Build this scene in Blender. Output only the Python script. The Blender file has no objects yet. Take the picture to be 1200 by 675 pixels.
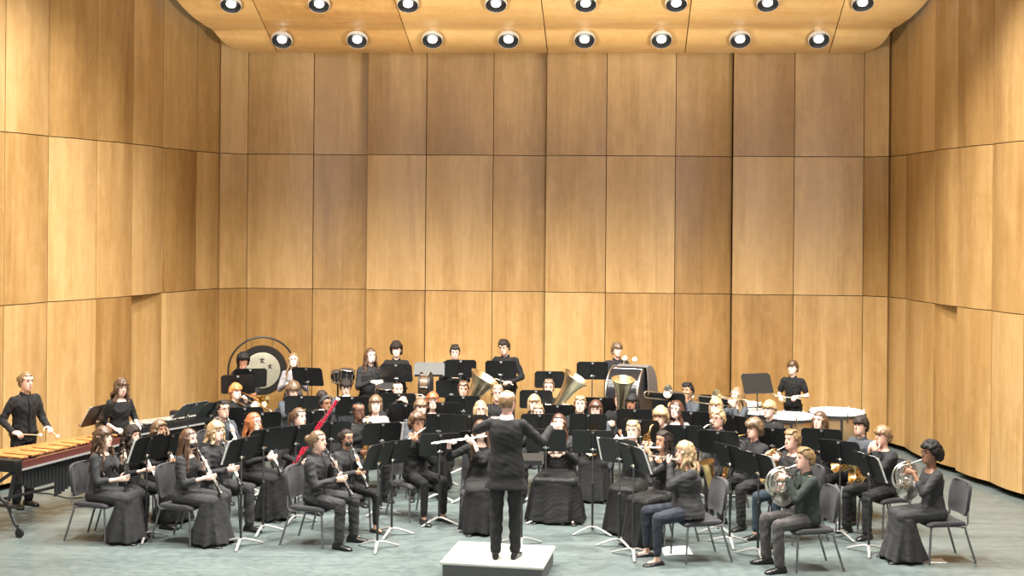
import bpy, bmesh, math, random
import numpy as np
from mathutils import Vector, Matrix
random.seed(7); np.random.seed(7)
SC = bpy.context.scene
COL = SC.collection
PI = math.pi
def R(d): return d*PI/180
def V(*a): return np.array(a, float)
def nrm(v):
    v = np.asarray(v, float); l = np.linalg.norm(v); return v/l if l > 1e-9 else v
# ---------------------------------------------------------------- camera model (1200x675, level camera, small roll)
F, HX, HY, CAMZ, ROLL = 1500.0, 600.0, 263.0, 3.76, R(0.5)
def unroll(x, y):
    dx, dy = x-HX, y-HY
    return dx+dy*ROLL, dy-dx*ROLL
def at_z(x, y, z):
    """the place of a thing seen at x, y whose height above the floor is z"""
    dx, dy = unroll(x, y)
    k = dy/(CAMZ-z)
    return V(dx/k, F/k, z)
def at_depth(x, y, Y):
    dx, dy = unroll(x, y)
    k = F/Y
    return V(dx/k, Y, CAMZ-dy/k)
# ---------------------------------------------------------------- mesh builder
def _sphere(nu=10, nv=7):
    vs = [(0, 0, 1)]; fs = []
    for i in range(1, nv):
        t = PI*i/nv
        for j in range(nu):
            p = 2*PI*j/nu
            vs.append((math.sin(t)*math.cos(p), math.sin(t)*math.sin(p), math.cos(t)))
    vs.append((0, 0, -1)); last = len(vs)-1
    for j in range(nu): fs.append((0, 1+j, 1+(j+1) % nu))
    for i in range(nv-2):
        for j in range(nu):
            a = 1+i*nu+j; b = 1+i*nu+(j+1) % nu
            fs.append((a, a+nu, b+nu, b))
    for j in range(nu): fs.append((last, 1+(nv-2)*nu+(j+1) % nu, 1+(nv-2)*nu+j))
    return np.array(vs), fs
SPH = _sphere(); SPHS = _sphere(7, 5); SPHL = _sphere(18, 12)
def frame(d, up=None):
    d = nrm(d)
    u = np.array(up, float) if up is not None else (V(0, 0, 1) if abs(d[2]) < .9 else V(0, 1, 0))
    x = nrm(np.cross(u, d)); y = np.cross(d, x)
    return x, y, d
class MB:
    def __init__(s): s.v = []; s.f = []; s.n = 0
    def add(s, vs, fs):
        vs = np.asarray(vs, float).reshape(-1, 3)
        s.v.append(vs); n = s.n
        s.f.extend([tuple(i+n for i in f) for f in fs]); s.n += len(vs)
        return s
    def sphere(s, c, r, base=SPH, M=None):
        r = np.array([r]*3 if np.isscalar(r) else r, float)
        v = base[0]*r
        if M is not None: v = v@np.asarray(M).T
        return s.add(v+np.asarray(c, float), base[1])
    def box(s, c, size, M=None, bev=0.0):
        hx, hy, hz = [q/2 for q in size]
        if bev <= 0:
            v = np.array([(x, y, z) for x in (-hx, hx) for y in (-hy, hy) for z in (-hz, hz)])
            f = [(0, 1, 3, 2), (4, 6, 7, 5), (0, 4, 5, 1), (2, 3, 7, 6), (0, 2, 6, 4), (1, 5, 7, 3)]
        else:
            bm = bmesh.new(); bmesh.ops.create_cube(bm, size=1.0)
            for q in bm.verts: q.co = (q.co.x*size[0], q.co.y*size[1], q.co.z*size[2])
            bmesh.ops.bevel(bm, geom=bm.edges[:], offset=bev, segments=2, profile=.5, affect='EDGES')
            bm.verts.index_update()
            v = np.array([q.co[:] for q in bm.verts]); f = [tuple(w.index for w in q.verts) for q in bm.faces]; bm.free()
        if M is not None: v = v@np.asarray(M).T
        return s.add(v+np.asarray(c, float), f)
    def rings(s, rs, closed=True, caps=True):
        """rs: list of (n,3) arrays"""
        n = len(rs[0]); fs = []
        for i in range(len(rs)-1):
            for j in range(n if closed else n-1):
                a = i*n+j; b = i*n+(j+1) % n
                fs.append((a, b, b+n, a+n))
        vs = np.concatenate(rs)
        if caps and closed:
            fs.append(tuple(range(n-1, -1, -1))); m = (len(rs)-1)*n
            fs.append(tuple(range(m, m+n)))
        return s.add(vs, fs)
    def tube(s, pts, r, n=8, caps=True, up=None, flat=1.0, loop=False):
        P = [np.asarray(p, float) for p in pts]; m = len(P)
        rr = [r]*m if np.isscalar(r) else list(r)
        out = []; x0 = None
        for i in range(m):
            if loop: d = P[(i+1) % m]-P[i-1]
            else: d = P[min(i+1, m-1)]-P[max(i-1, 0)]
            d = nrm(d)
            if x0 is None: x, y, _ = frame(d, up)
            else:
                x = nrm(x0-d*np.dot(x0, d)); y = np.cross(d, x)
            x0 = x
            a = np.arange(n)*2*PI/n
            out.append(P[i]+rr[i]*(np.cos(a)[:, None]*x+flat*np.sin(a)[:, None]*y))
        if loop: out.append(out[0]); caps = False
        return s.rings(out, caps=caps)
    def cap(s, a, b, ra, rb, n=9):
        """rounded tapered limb"""
        s.tube([a, b], [ra, rb], n); s.sphere(a, ra*1.0, SPHS); s.sphere(b, rb*1.0, SPHS); return s
    def lathe(s, prof, p0=(0, 0, 0), d=(0, 0, 1), n=20, caps=True, up=None):
        x, y, d = frame(d, up); a = np.arange(n)*2*PI/n
        return s.rings([np.asarray(p0, float)+d*t+max(r, 1e-4)*(np.cos(a)[:, None]*x+np.sin(a)[:, None]*y) for t, r in prof], caps=caps)
    def hull(s, pts):
        bm = bmesh.new()
        for p in pts: bm.verts.new(p)
        res = bmesh.ops.convex_hull(bm, input=bm.verts[:])
        bmesh.ops.delete(bm, geom=[e for e in res['geom_interior'] if isinstance(e, bmesh.types.BMVert)], context='VERTS')
        bm.verts.index_update()
        s.add([q.co[:] for q in bm.verts], [tuple(w.index for w in q.verts) for q in bm.faces]); bm.free(); return s
    def prism(s, poly, z0, z1, M=None, c=(0, 0, 0)):
        n = len(poly); v = np.array([(x, y, z) for z in (z0, z1) for x, y in poly])
        if M is not None: v = v@np.asarray(M).T
        f = [tuple(range(n-1, -1, -1)), tuple(range(n, 2*n))]+[(i, (i+1) % n, n+(i+1) % n, n+i) for i in range(n)]
        return s.add(v+np.asarray(c, float), f)
    def arr(s): return np.concatenate(s.v) if s.v else np.zeros((0, 3))
    def xf(s, fn):
        s.v = [fn(v) for v in s.v]; return s
    def mesh(s, name, mat=None, smooth=True):
        me = bpy.data.meshes.new(name)
        me.from_pydata(s.arr().tolist(), [], s.f)
        if mat: me.materials.append(mat)
        if smooth: me.polygons.foreach_set('use_smooth', [True]*len(me.polygons))
        me.update(); return me
    def build(s, name, mat=None, parent=None, smooth=True, auto=True, fix=False):
        me = s.mesh(name, mat, smooth)
        if fix:
            bm = bmesh.new(); bm.from_mesh(me); bmesh.ops.recalc_face_normals(bm, faces=bm.faces[:]); bm.to_mesh(me); bm.free()
        if smooth and auto:
            me.set_sharp_from_angle(angle=R(42))
        o = bpy.data.objects.new(name, me); COL.objects.link(o)
        if parent: o.parent = parent
        return o
def empty(name, loc=(0, 0, 0), rz=0.0):
    o = bpy.data.objects.new(name, None); COL.objects.link(o)
    o.empty_display_size = .1
    o.location = tuple(loc); o.rotation_euler = (0, 0, rz); return o
def tag(o, label, cat, group=None):
    o['label'] = label; o['category'] = cat
    if group: o['group'] = group
    return o
def struct(o, label=None):
    o['kind'] = 'structure'
    if label: o['label'] = label
    return o
def copy_tree(o, parent=None):
    c = o.copy(); COL.objects.link(c)
    if parent: c.parent = parent
    for ch in KIDS.get(o.name, o.children): copy_tree(ch, c)
    return c
KIDS = {}
JOBS = []
def remeshed(mb, name, mat, parent, voxel=.011, smooth=2, extra=None, wrinkle=0.0):
    """one continuous surface grown over overlapping limbs; finished together at the end"""
    o = mb.build(name, mat, parent, smooth=False)
    m = o.modifiers.new('r', 'REMESH'); m.mode = 'VOXEL'; m.voxel_size = voxel; m.use_smooth_shade = True
    if smooth:
        q = o.modifiers.new('s', 'SMOOTH'); q.iterations = smooth; q.factor = .5
    JOBS.append((o, extra, wrinkle)); return o
def finish_jobs():
    dg = bpy.context.evaluated_depsgraph_get()
    new = []
    for o, extra, wr in JOBS:
        ev = o.evaluated_get(dg)
        me = bpy.data.meshes.new_from_object(ev)
        new.append(me)
    for (o, extra, wr), me in zip(JOBS, new):
        old = o.data
        if wr:
            n0 = len(me.vertices); co = np.empty(n0*3); no = np.empty(n0*3)
            me.vertices.foreach_get('co', co); me.vertices.foreach_get('normal', no); co = co.reshape(-1, 3); no = no.reshape(-1, 3)
            rg = np.random.RandomState(n0 % 9973); d = np.zeros(n0)
            wp = co+.03*np.sin(co[:, [1, 2, 0]]*17+rg.rand(3)*6)
            for i in range(6):
                v = rg.randn(3); v[2] *= 1.6; v = v/np.linalg.norm(v)*(32+34*rg.rand()); q = np.sin(wp@v+rg.rand()*6)
                d += (1-2*np.abs(q)) if i % 2 else q
            co = co+no*(wr*d/2.6)[:, None]; me.vertices.foreach_set('co', co.ravel()); me.update()
        if extra is not None and extra.n:
            n0 = len(me.vertices); co = np.empty(n0*3); me.vertices.foreach_get('co', co)
            mb = MB(); mb.add(co.reshape(-1, 3), [tuple(p.vertices) for p in me.polygons])
            mb.add(extra.arr(), extra.f)
            mat = me.materials[0]; me2 = mb.mesh(o.name, mat); bpy.data.meshes.remove(me); me = me2
        else:
            me.polygons.foreach_set('use_smooth', [True]*len(me.polygons))
        o.modifiers.clear(); o.data = me; me.name = o.name
        if old.users == 0: bpy.data.meshes.remove(old)
# ---------------------------------------------------------------- materials
MATS = {}
def mat(name, col, rough=.6, metal=0.0, sheen=0.0, spec=.5, bump=0.0, scale=40.0, var=0.0, emit=None, strength=0.0, coat=0.0, sub=0.0):
    if name in MATS: return MATS[name]
    m = bpy.data.materials.new(name); m.use_nodes = True; nt = m.node_tree; b = nt.nodes['Principled BSDF']
    b.inputs['Base Color'].default_value = (*col, 1); b.inputs['Roughness'].default_value = rough
    b.inputs['Metallic'].default_value = metal; b.inputs['Specular IOR Level'].default_value = spec
    if sheen: b.inputs['Sheen Weight'].default_value = sheen; b.inputs['Sheen Roughness'].default_value = .4
    if coat: b.inputs['Coat Weight'].default_value = coat; b.inputs['Coat Roughness'].default_value = .1
    if sub: b.inputs['Subsurface Weight'].default_value = sub; b.inputs['Subsurface Scale'].default_value = .01
    if emit: b.inputs['Emission Color'].default_value = (*emit, 1); b.inputs['Emission Strength'].default_value = strength
    if bump or var:
        tc = nt.nodes.new('ShaderNodeTexCoord'); no = nt.nodes.new('ShaderNodeTexNoise')
        no.inputs['Scale'].default_value = scale; no.inputs['Detail'].default_value = 4
        nt.links.new(tc.outputs['Object'], no.inputs['Vector'])
        if bump:
            bp = nt.nodes.new('ShaderNodeBump'); bp.inputs['Strength'].default_value = bump; bp.inputs['Distance'].default_value = .01
            nt.links.new(no.outputs['Fac'], bp.inputs['Height']); nt.links.new(bp.outputs['Normal'], b.inputs['Normal'])
        if var:
            mx = nt.nodes.new('ShaderNodeMixRGB'); mx.blend_type = 'MIX'
            mx.inputs[1].default_value = (*[c*(1-var) for c in col], 1); mx.inputs[2].default_value = (*[min(1, c*(1+var)) for c in col], 1)
            nt.links.new(no.outputs['Fac'], mx.inputs[0]); nt.links.new(mx.outputs[0], b.inputs['Base Color'])
    MATS[name] = m; return m
def hair_mat(name, col):
    if name in MATS: return MATS[name]
    m = mat(name, col, .38, spec=.6)
    nt = m.node_tree; b = nt.nodes['Principled BSDF']
    tc = nt.nodes.new('ShaderNodeTexCoord'); mp = nt.nodes.new('ShaderNodeMapping'); mp.inputs['Scale'].default_value = (90, 90, 12)
    no = nt.nodes.new('ShaderNodeTexNoise'); no.inputs['Scale'].default_value = 1.0; no.inputs['Detail'].default_value = 3
    cr = nt.nodes.new('ShaderNodeValToRGB')
    cr.color_ramp.elements[0].position = .3; cr.color_ramp.elements[0].color = (*[c*.5 for c in col], 1)
    cr.color_ramp.elements[1].position = .7; cr.color_ramp.elements[1].color = (*[min(1, c*1.45) for c in col], 1)
    bp = nt.nodes.new('ShaderNodeBump'); bp.inputs['Strength'].default_value = .5; bp.inputs['Distance'].default_value = .01
    L = nt.links.new
    L(tc.outputs['Object'], mp.inputs['Vector']); L(mp.outputs['Vector'], no.inputs['Vector']); L(no.outputs['Fac'], cr.inputs['Fac'])
    L(cr.outputs['Color'], b.inputs['Base Color']); L(no.outputs['Fac'], bp.inputs['Height']); L(bp.outputs['Normal'], b.inputs['Normal'])
    return m
def wood_mat(name, dark, mid, light, vertical=True, rough=.35):
    """stained veneer: fine grain along one axis, each panel its own tone"""
    m = bpy.data.materials.new(name); m.use_nodes = True; nt = m.node_tree; b = nt.nodes['Principled BSDF']; L = nt.links.new
    b.inputs['Roughness'].default_value = rough; b.inputs['Specular IOR Level'].default_value = .4
    ge = nt.nodes.new('ShaderNodeNewGeometry'); tc = nt.nodes.new('ShaderNodeTexCoord')
    def noise(sc, det, dist=0.0):
        mp = nt.nodes.new('ShaderNodeMapping'); mp.inputs['Scale'].default_value = sc
        off = nt.nodes.new('ShaderNodeVectorMath'); off.operation = 'SCALE'; off.inputs[0].default_value = (37.0, 11.0, 23.0)
        L(ge.outputs['Random Per Island'], off.inputs['Scale'])
        ad = nt.nodes.new('ShaderNodeVectorMath'); ad.operation = 'ADD'
        L(tc.outputs['Object'], ad.inputs[0]); L(off.outputs[0], ad.inputs[1])
        no = nt.nodes.new('ShaderNodeTexNoise'); no.inputs['Scale'].default_value = 1; no.inputs['Detail'].default_value = det; no.inputs['Distortion'].default_value = dist
        L(ad.outputs[0], mp.inputs['Vector']); L(mp.outputs['Vector'], no.inputs['Vector']); return no
    g = (22, 22, .9) if vertical else (.9, 22, 22)
    n1 = noise(g, 6, .3); n2 = noise((3.0, 3.0, .35) if vertical else (.35, 3.0, 3.0), 3, .8)
    n3 = noise((5, 5, 2.5), 4, 1.5)
    def mth(op, a, bb):
        q = nt.nodes.new('ShaderNodeMath'); q.operation = op
        for i, t in enumerate((a, bb)):
            if isinstance(t, (int, float)): q.inputs[i].default_value = t
            else: L(t, q.inputs[i])
        return q.outputs[0]
    t = mth('ADD', mth('MULTIPLY', n1.outputs['Fac'], .22), mth('MULTIPLY', n2.outputs['Fac'], .44))
    t = mth('ADD', t, mth('MULTIPLY', n3.outputs['Fac'], .22)); t = mth('ADD', t, .115)
    t = mth('ADD', t, mth('MULTIPLY', mth('SUBTRACT', ge.outputs['Random Per Island'], .5), .30))
    cr = nt.nodes.new('ShaderNodeValToRGB'); e = cr.color_ramp.elements
    e[0].position = .34; e[0].color = (*dark, 1); e[1].position = .76; e[1].color = (*light, 1)
    k = e.new(.55); k.color = (*mid, 1)
    L(t, cr.inputs['Fac']); L(cr.outputs['Color'], b.inputs['Base Color'])
    rr = mth('ADD', mth('MULTIPLY', n3.outputs['Fac'], .16), rough-.08); L(rr, b.inputs['Roughness'])
    MATS[name] = m; return m
LE_TOP, LE_FOH, LE_LOW_FILL, LE_CEIL_FILL, WORLD, EXPOSURE = 2450.0, 1300.0, 1600.0, 3200.0, .30, 0.0
# ================================================================ the setting: a wooden concert shell
WOODW = wood_mat('stained_veneer', (.265, .142, .044), (.40, .240, .090), (.54, .352, .158))
WOODB = wood_mat('stained_veneer_back', (.235, .123, .037), (.352, .202, .070), (.485, .305, .128), rough=.32)
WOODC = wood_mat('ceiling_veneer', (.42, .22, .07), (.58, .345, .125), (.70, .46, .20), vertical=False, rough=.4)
DARK = mat('dark_joint', (.012, .009, .006), .8)
SEAM1, SEAM2, BASE = 2.575, 4.98, .09
def slab(mb, a, b, z0, z1, bulge=0.0, gap=.006, th=.045, n=8, side=1):
    """one veneered panel from plan point a to b; its face bows out towards the stage (side)"""
    a, b = np.array(a, float), np.array(b, float); d = nrm(b-a); a = a+d*gap; b = b-d*gap
    nn = np.array([-d[1], d[0]])*side
    m = n if bulge else 1
    fr, bk = [], []
    for i in range(m+1):
        t = i/m; p = a+(b-a)*t+nn*bulge*math.sin(PI*t)
        fr.append(p); bk.append(a+(b-a)*t-nn*th)
    vs = []; 
    for p in fr: vs += [(p[0], p[1], z0+gap), (p[0], p[1], z1-gap)]
    for p in bk: vs += [(p[0], p[1], z0+gap), (p[0], p[1], z1-gap)]
    o = 2*(m+1); fs = []
    for i in range(m):
        k = 2*i
        fs += [(k, k+2, k+3, k+1), (o+k, o+k+1, o+k+3, o+k+2), (k+1, k+3, o+k+3, o+k+1), (k, o+k, o+k+2, k+2)]
    fs += [(0, 1, o+1, o), (2*m, o+2*m, o+2*m+1, 2*m+1)]
    mb.add(vs, fs)
def px_line(x, A, B):
    """where the sight line through column x meets the plan line A-B"""
    t = (x-HX)/F; dA = A[0]-t*A[1]; dB = B[0]-t*B[1]; s = dA/(dA-dB)
    return A[0]+s*(B[0]-A[0]), A[1]+s*(B[1]-A[1])
def plan(x, k): return ((x-HX)/k, F/k)
# ---- back wall
BL, BR = plan(263, 65.2), plan(1037, 67.7)
xs = [263, 290, 367, 430.5, 499, 577.5, 639.5, 710, 791, 858, 930, 1011.5, 1037]
bp = [np.array(px_line(x, BL, BR)) for x in xs]
bn = nrm(np.array([-(BR[1]-BL[1]), BR[0]-BL[0]]))*-1.0        # towards the stage
mb = MB()
offs = {0: (.30, .0), 11: (.0, .26), 2: (.0, -.13), 3: (.05, .03), 5: (.02, -.11), 6: (.05, .02), 8: (.02, -.11), 9: (.05, .02)}
for i in range(12):
    oa, ob = offs.get(i, (.012*((i*7) % 3), .012*((i*7) % 3)))
    a, b = bp[i]+bn*oa, bp[i+1]+bn*ob
    for z0, z1 in ((BASE, SEAM1), (SEAM1, SEAM2), (SEAM2, 7.4)):
        slab(mb, a, b, z0, z1, bulge=.018 if 0 < i < 11 else 0, side=-1)
wb = struct(mb.build('wall_back', WOODB), 'back wall of tall stained wooden panels')
mb = MB(); a, b = bp[0]-bn*.24, bp[-1]-bn*.24
slab(mb, a-nrm(b-a)*.5, b+nrm(b-a)*.5, 0, 7.4, side=-1); mb.build('backing_board', DARK, wb)
# ---- side walls: columns of (picture column, scale) along their foot
def side_wall(name, pts, recess, side, label):
    mb = MB(); P = [np.array(plan(*p)) if len(p) == 2 else np.array(p[:2]) for p in pts]
    for i in range(len(P)-1):
        a, b = P[i], P[i+1]; d = nrm(b-a); n = np.array([-d[1], d[0]])*side
        ra, rb = recess.get(i, (0, 0))
        slab(mb, a-n*ra, b-n*rb, BASE, SEAM1, .045, side=side)
        for z0, z1 in ((SEAM1, SEAM2), (SEAM2, 9.2)):
            slab(mb, a, b, z0, z1, .045, side=side)
    w = struct(mb.build(name, WOODW), label)
    mb = MB()
    for i in range(len(P)-1):
        a, b = P[i], P[i+1]; d = nrm(b-a); n = np.array([-d[1], d[0]])*side
        slab(mb, a-n*.26, b-n*.26, 0, 9.2, gap=-.03, side=side)
    mb.build('backing_board', DARK, w)
LP = [(-9.3, 11.0, 0), (-8.6, 13.2, 0), (-7.75, 15.6, 0), (5, 84.6), (56, 80.7), (113, 77.1), (155, 74), (190, 70.7), (230, 67.6), (263.5, 65.3)]
RP = [(1037, 67.6), (1062, 70), (1095, 74.4), (1122, 77.3), (1163, 81), (1201, 84.8), (7.75, 15.5, 0), (8.5, 13.2, 0), (9.2, 11.0, 0)]
side_wall('wall_left', LP, {6: (.14, .0)}, -1, 'left wall of the shell, splayed wooden panels')
side_wall('wall_right', RP, {2: (.0, .14)}, -1, 'right wall of the shell, splayed wooden panels')
# ---- floor
fm = bpy.data.materials.new('stage_floor'); fm.use_nodes = True; nt = fm.node_tree; b = nt.nodes['Principled BSDF']; L = nt.links.new
tc = nt.nodes.new('ShaderNodeTexCoord')
def nz(sc, det, dist=0):
    mp = nt.nodes.new('ShaderNodeMapping'); mp.inputs['Scale'].default_value = sc
    no = nt.nodes.new('ShaderNodeTexNoise'); no.inputs['Scale'].default_value = 1; no.inputs['Detail'].default_value = det; no.inputs['Distortion'].default_value = dist
    L(tc.outputs['Object'], mp.inputs['Vector']); L(mp.outputs['Vector'], no.inputs['Vector']); return no
a1 = nz((.7, 2.6, 1), 6, .6); a2 = nz((9, 14, 1), 5, .4); a3 = nz((1.4, 38, 1), 3, .2)
mx = nt.nodes.new('ShaderNodeMath'); mx.operation = 'ADD'; mx2 = nt.nodes.new('ShaderNodeMath'); mx2.operation = 'MULTIPLY_ADD'
L(a1.outputs['Fac'], mx.inputs[0]); L(a2.outputs['Fac'], mx.inputs[1])
L(a3.outputs['Fac'], mx2.inputs[0]); mx2.inputs[1].default_value = .6; L(mx.outputs[0], mx2.inputs[2])
cr = nt.nodes.new('ShaderNodeValToRGB'); e = cr.color_ramp.elements
e[0].position = .95; e[0].color = (.066, .088, .089, 1); e[1].position = 1.62; e[1].color = (.135, .166, .164, 1)
dv = nt.nodes.new('ShaderNodeMapRange'); dv.inputs['From Max'].default_value = 2.2
L(mx2.outputs[0], dv.inputs['Value']); e[0].position = .43; e[1].position = .74
L(dv.outputs[0], cr.inputs['Fac'])
# joints between the vinyl strips, every 1.6 m across the stage
wv = nt.nodes.new('ShaderNodeTexWave'); wv.bands_direction = 'Y'; wv.wave_profile = 'SAW'; wv.inputs['Scale'].default_value = .3142/1.6*1.0
L(tc.outputs['Object'], wv.inputs['Vector'])
gt = nt.nodes.new('ShaderNodeMath'); gt.operation = 'GREATER_THAN'; gt.inputs[1].default_value = .992; L(wv.outputs['Fac'], gt.inputs[0])
mc = nt.nodes.new('ShaderNodeMixRGB'); mc.inputs[2].default_value = (.06, .08, .08, 1); L(gt.outputs[0], mc.inputs[0]); L(cr.outputs['Color'], mc.inputs[1])
L(mc.outputs[0], b.inputs['Base Color'])
rr = nt.nodes.new('ShaderNodeMapRange'); rr.inputs['To Min'].default_value = .30; rr.inputs['To Max'].default_value = .5; L(a2.outputs['Fac'], rr.inputs['Value']); L(rr.outputs[0], b.inputs['Roughness'])
mb = MB(); mb.box((0, 15.5, -.1), (26, 19, .2))
struct(mb.build('floor', fm, smooth=False), 'grey green stage floor')
# ---- ceiling: bowed wooden clouds stepping up towards the audience
CR = [(62, 66.0), (60.5, 66.4), (58, 66.95), (55, 67.4), (52, 67.75), (46, 68.15), (40, 68.4), (36, 68.5), (34, 68.65), (30, 69.35), (22, 70.25), (14, 70.85), (7, 71.25), (1, 71.5), (-3, 71.8),
      (-8, 72.6), (-16, 73.6), (-28, 74.6), (-44, 75.6), (-48, 76.2), (-56, 77.6), (-80, 80.0), (-104, 82.6), (-130, 86.0)]
def kl(k, x): return (k+.7)*(1+4.4e-5*(x-HX))
def ceil_k(y): return float(np.interp(-y, [-r[0] for r in CR], [r[1] for r in CR]))
LE = [(62, 290), (60.5, 284), (58, 275), (55, 268), (52, 263), (46, 256), (40, 251), (36, 248), (34, 246), (30, 239), (22, 227), (14, 218), (7, 211), (1, 206), (-130, 60)]
RE = [(62, 1010), (60.5, 1015), (58, 1022), (55, 1028), (52, 1032), (46, 1037), (40, 1041), (36, 1044), (34, 1046), (30, 1053), (22, 1065), (14, 1074), (7, 1081), (1, 1086), (-130, 1230)]
sm0 = [323, 482, 640, 801, 970]; sm1 = [294, 460, 632, 808, 988]
mb = MB(); bounds = []
for y, k in CR:
    t = (62-y)/62
    le = np.interp(-y, [-q[0] for q in LE], [q[1] for q in LE]); re = np.interp(-y, [-q[0] for q in RE], [q[1] for q in RE])
    bounds.append([((x-HX)/kl(k, x), F/kl(k, x)) for x in [le]+[s0+(s1-s0)*t for s0, s1 in zip(sm0, sm1)]+[re]])
for c in range(6):
    top, bot = [], []
    for (y, k), bb in zip(CR, bounds):
        z = CAMZ+(HY-y)/(k+.7)
        for lst, dz in ((bot, 0), (top, .08)):
            q0, q1 = bb[c], bb[c+1]; lst.append(np.array([(q0[0]+.008, q0[1], z+dz), ((q0[0]+q1[0])/2, (q0[1]+q1[1])/2, z+dz), (q1[0]-.008, q1[1], z+dz)]))
    n = len(CR); vs = np.concatenate(bot+top); fs = []
    for i in range(n-1):
        for j in range(2):
            p = i*3+j; fs.append((p, p+1, p+4, p+3)); q = p+3*n; fs.append((q, q+3, q+4, q+1))
        for j in (0, 2):
            p = i*3+j; fs.append((p, p+3, p+3+3*n, p+3*n) if j == 0 else (p, p+3*n, p+3+3*n, p+3))
    for j in range(2):
        fs.append((j, j+3*n, j+1+3*n, j+1)); p = (n-1)*3+j; fs.append((p, p+1, p+1+3*n, p+3*n))
    mb.add(vs, fs)
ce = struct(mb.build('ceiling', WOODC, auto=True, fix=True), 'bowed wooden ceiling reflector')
mb = MB()
for (y, k), bb in list(zip(CR, bounds)):
    z = CAMZ+(HY-y)/(k+.7)
    mb.v.append(np.array([(bb[0][0]+.02, bb[0][1], z+.10), (bb[6][0]-.02, bb[6][1], z+.10)]))
mb.n = 2*len(CR); mb.f = [(2*i, 2*i+1, 2*i+3, 2*i+2) for i in range(len(CR)-1)]
mb.build('backing_board', DARK, ce)
# ---- recessed lamps
BLK = mat('black_enamel', (.012, .012, .013), .35); RIM = mat('lamp_rim', (.75, .72, .66), .3)
GLOW = mat('lamp_glow', (1, 1, 1), .5, emit=(1, .96, .88), strength=10)
def ceil_pt(x, y):
    k = kl(ceil_k(y), x); return V((x-HX)/k, F/k, CAMZ+(HY-y)/(ceil_k(y)+.7))
first = None
rows = [('back', 43.5, [329, 417, 505, 594, 683, 773, 865, 957]), ('front', 1.0, [269, 372, 476, 579, 684, 790, 897, 1008])]
ordn = ['first', 'second', 'third', 'fourth', 'fifth', 'sixth', 'seventh', 'eighth']
for rn, y, xl in rows:
    p0, p1 = ceil_pt(600, y+4), ceil_pt(600, y-4)
    slope = math.atan2(p1[2]-p0[2], p0[1]-p1[1])
    for i, x in enumerate(xl):
        p = ceil_pt(x, y)-V(0, math.sin(slope), math.cos(slope))*.05
        if first is None:
            o = empty('ceiling_downlight', p)
            mb = MB(); mb.lathe([(-.048, .168), (-.05, .171), (-.04, .177), (.012, .179)], caps=False, n=28)
            mb.build('trim_ring', RIM, o)
            mb = MB(); mb.lathe([(-.049, .168), (.0, .164), (.006, .155), (.01, .002)], caps=False, n=28); mb.build('baffle', BLK, o)
            mb = MB(); mb.sphere((0, .0, -.012), (.078, .078, .034), SPHL); mb.build('lamp', GLOW, o)
            first = o; KIDS[o.name] = list(o.children) if o.children else [q for q in COL.objects if q.parent == o]
        else:
            o = copy_tree(first); o.location = tuple(p)
        o.rotation_euler = (-slope, 0, 0)
        tag(o, f"round downlight, {ordn[i]} from left in the ceiling row {'nearest the back wall' if rn == 'back' else 'at the top edge'}", 'ceiling light', 'ceiling downlights')
# ---- stage lighting, plus added fill spots
def spot(x, y, z, tx, ty, tz, e, ang, col=(1, .95, .87), rad=.2, blend=.7):
    l = bpy.data.lights.new('stage_or_fill_spot', 'SPOT'); l.energy = e; l.spot_size = R(ang); l.spot_blend = blend; l.color = col; l.shadow_soft_size = rad
    o = bpy.data.objects.new('stage_or_fill_spot', l); COL.objects.link(o); o.location = (x, y, z)
    o.rotation_euler = (Vector((tx, ty, tz))-Vector((x, y, z))).to_track_quat('-Z', 'Y').to_euler(); return o
for x in (-5.0, -2.5, 0, 2.5, 5.0):
    spot(x, 16.3, 9.0, x*.95, 16.6, 0, LE_TOP, 110)
    spot(x*1.05, 12.6, 9.6, x*.9, 15.6, 0, LE_TOP*1.1, 95)
    spot(x*.9, 19.6, 8.25, x*.95, 19.2, 0, LE_TOP*.32, 115)
for x in (-7, -3, 3, 7):
    spot(x, -2, 10.5, x*.45, 18.5, 1.2, LE_FOH, 44, (1, .93, .83), .3, .9)
for x in (-8, -4, 4, 8):                                  # added low fill spots, out of view, to brighten ceiling and walls
    spot(x, -3, 4.2, x*.95, 21, 6.6, LE_LOW_FILL, 40, (1, .93, .82), .5, .9)
for sx in (-1, 1):                                        # added unseen spots at both sides, aimed up to brighten the ceiling
    for i, tx in enumerate((-3.8, 0, 3.8)):
        spot(sx*8.0, 11.6, 2.2+.35*i, tx, 20.6, 8.2, LE_CEIL_FILL, 34, (1, .93, .82), .25, .9)
w = bpy.data.worlds.new('hall'); SC.world = w; w.use_nodes = True
w.node_tree.nodes['Background'].inputs['Color'].default_value = (1, .93, .85, 1); w.node_tree.nodes['Background'].inputs['Strength'].default_value = WORLD
# ---- camera
cam = bpy.data.cameras.new('camera'); co = bpy.data.objects.new('camera', cam); COL.objects.link(co)
cam.sensor_fit = 'HORIZONTAL'; cam.sensor_width = 36; cam.lens = 36*F/1200
cam.shift_y = -(337.5-HY)/1200; cam.clip_end = 100
co.matrix_world = Matrix.Translation((0, 0, CAMZ)) @ Matrix.Rotation(R(90), 4, 'X') @ Matrix.Rotation(ROLL, 4, 'Z')
SC.camera = co
SC.view_settings.view_transform = 'Standard'; SC.view_settings.look = 'None'; SC.view_settings.gamma = 1; SC.view_settings.use_curve_mapping = False
SC.view_settings.exposure = EXPOSURE
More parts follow.
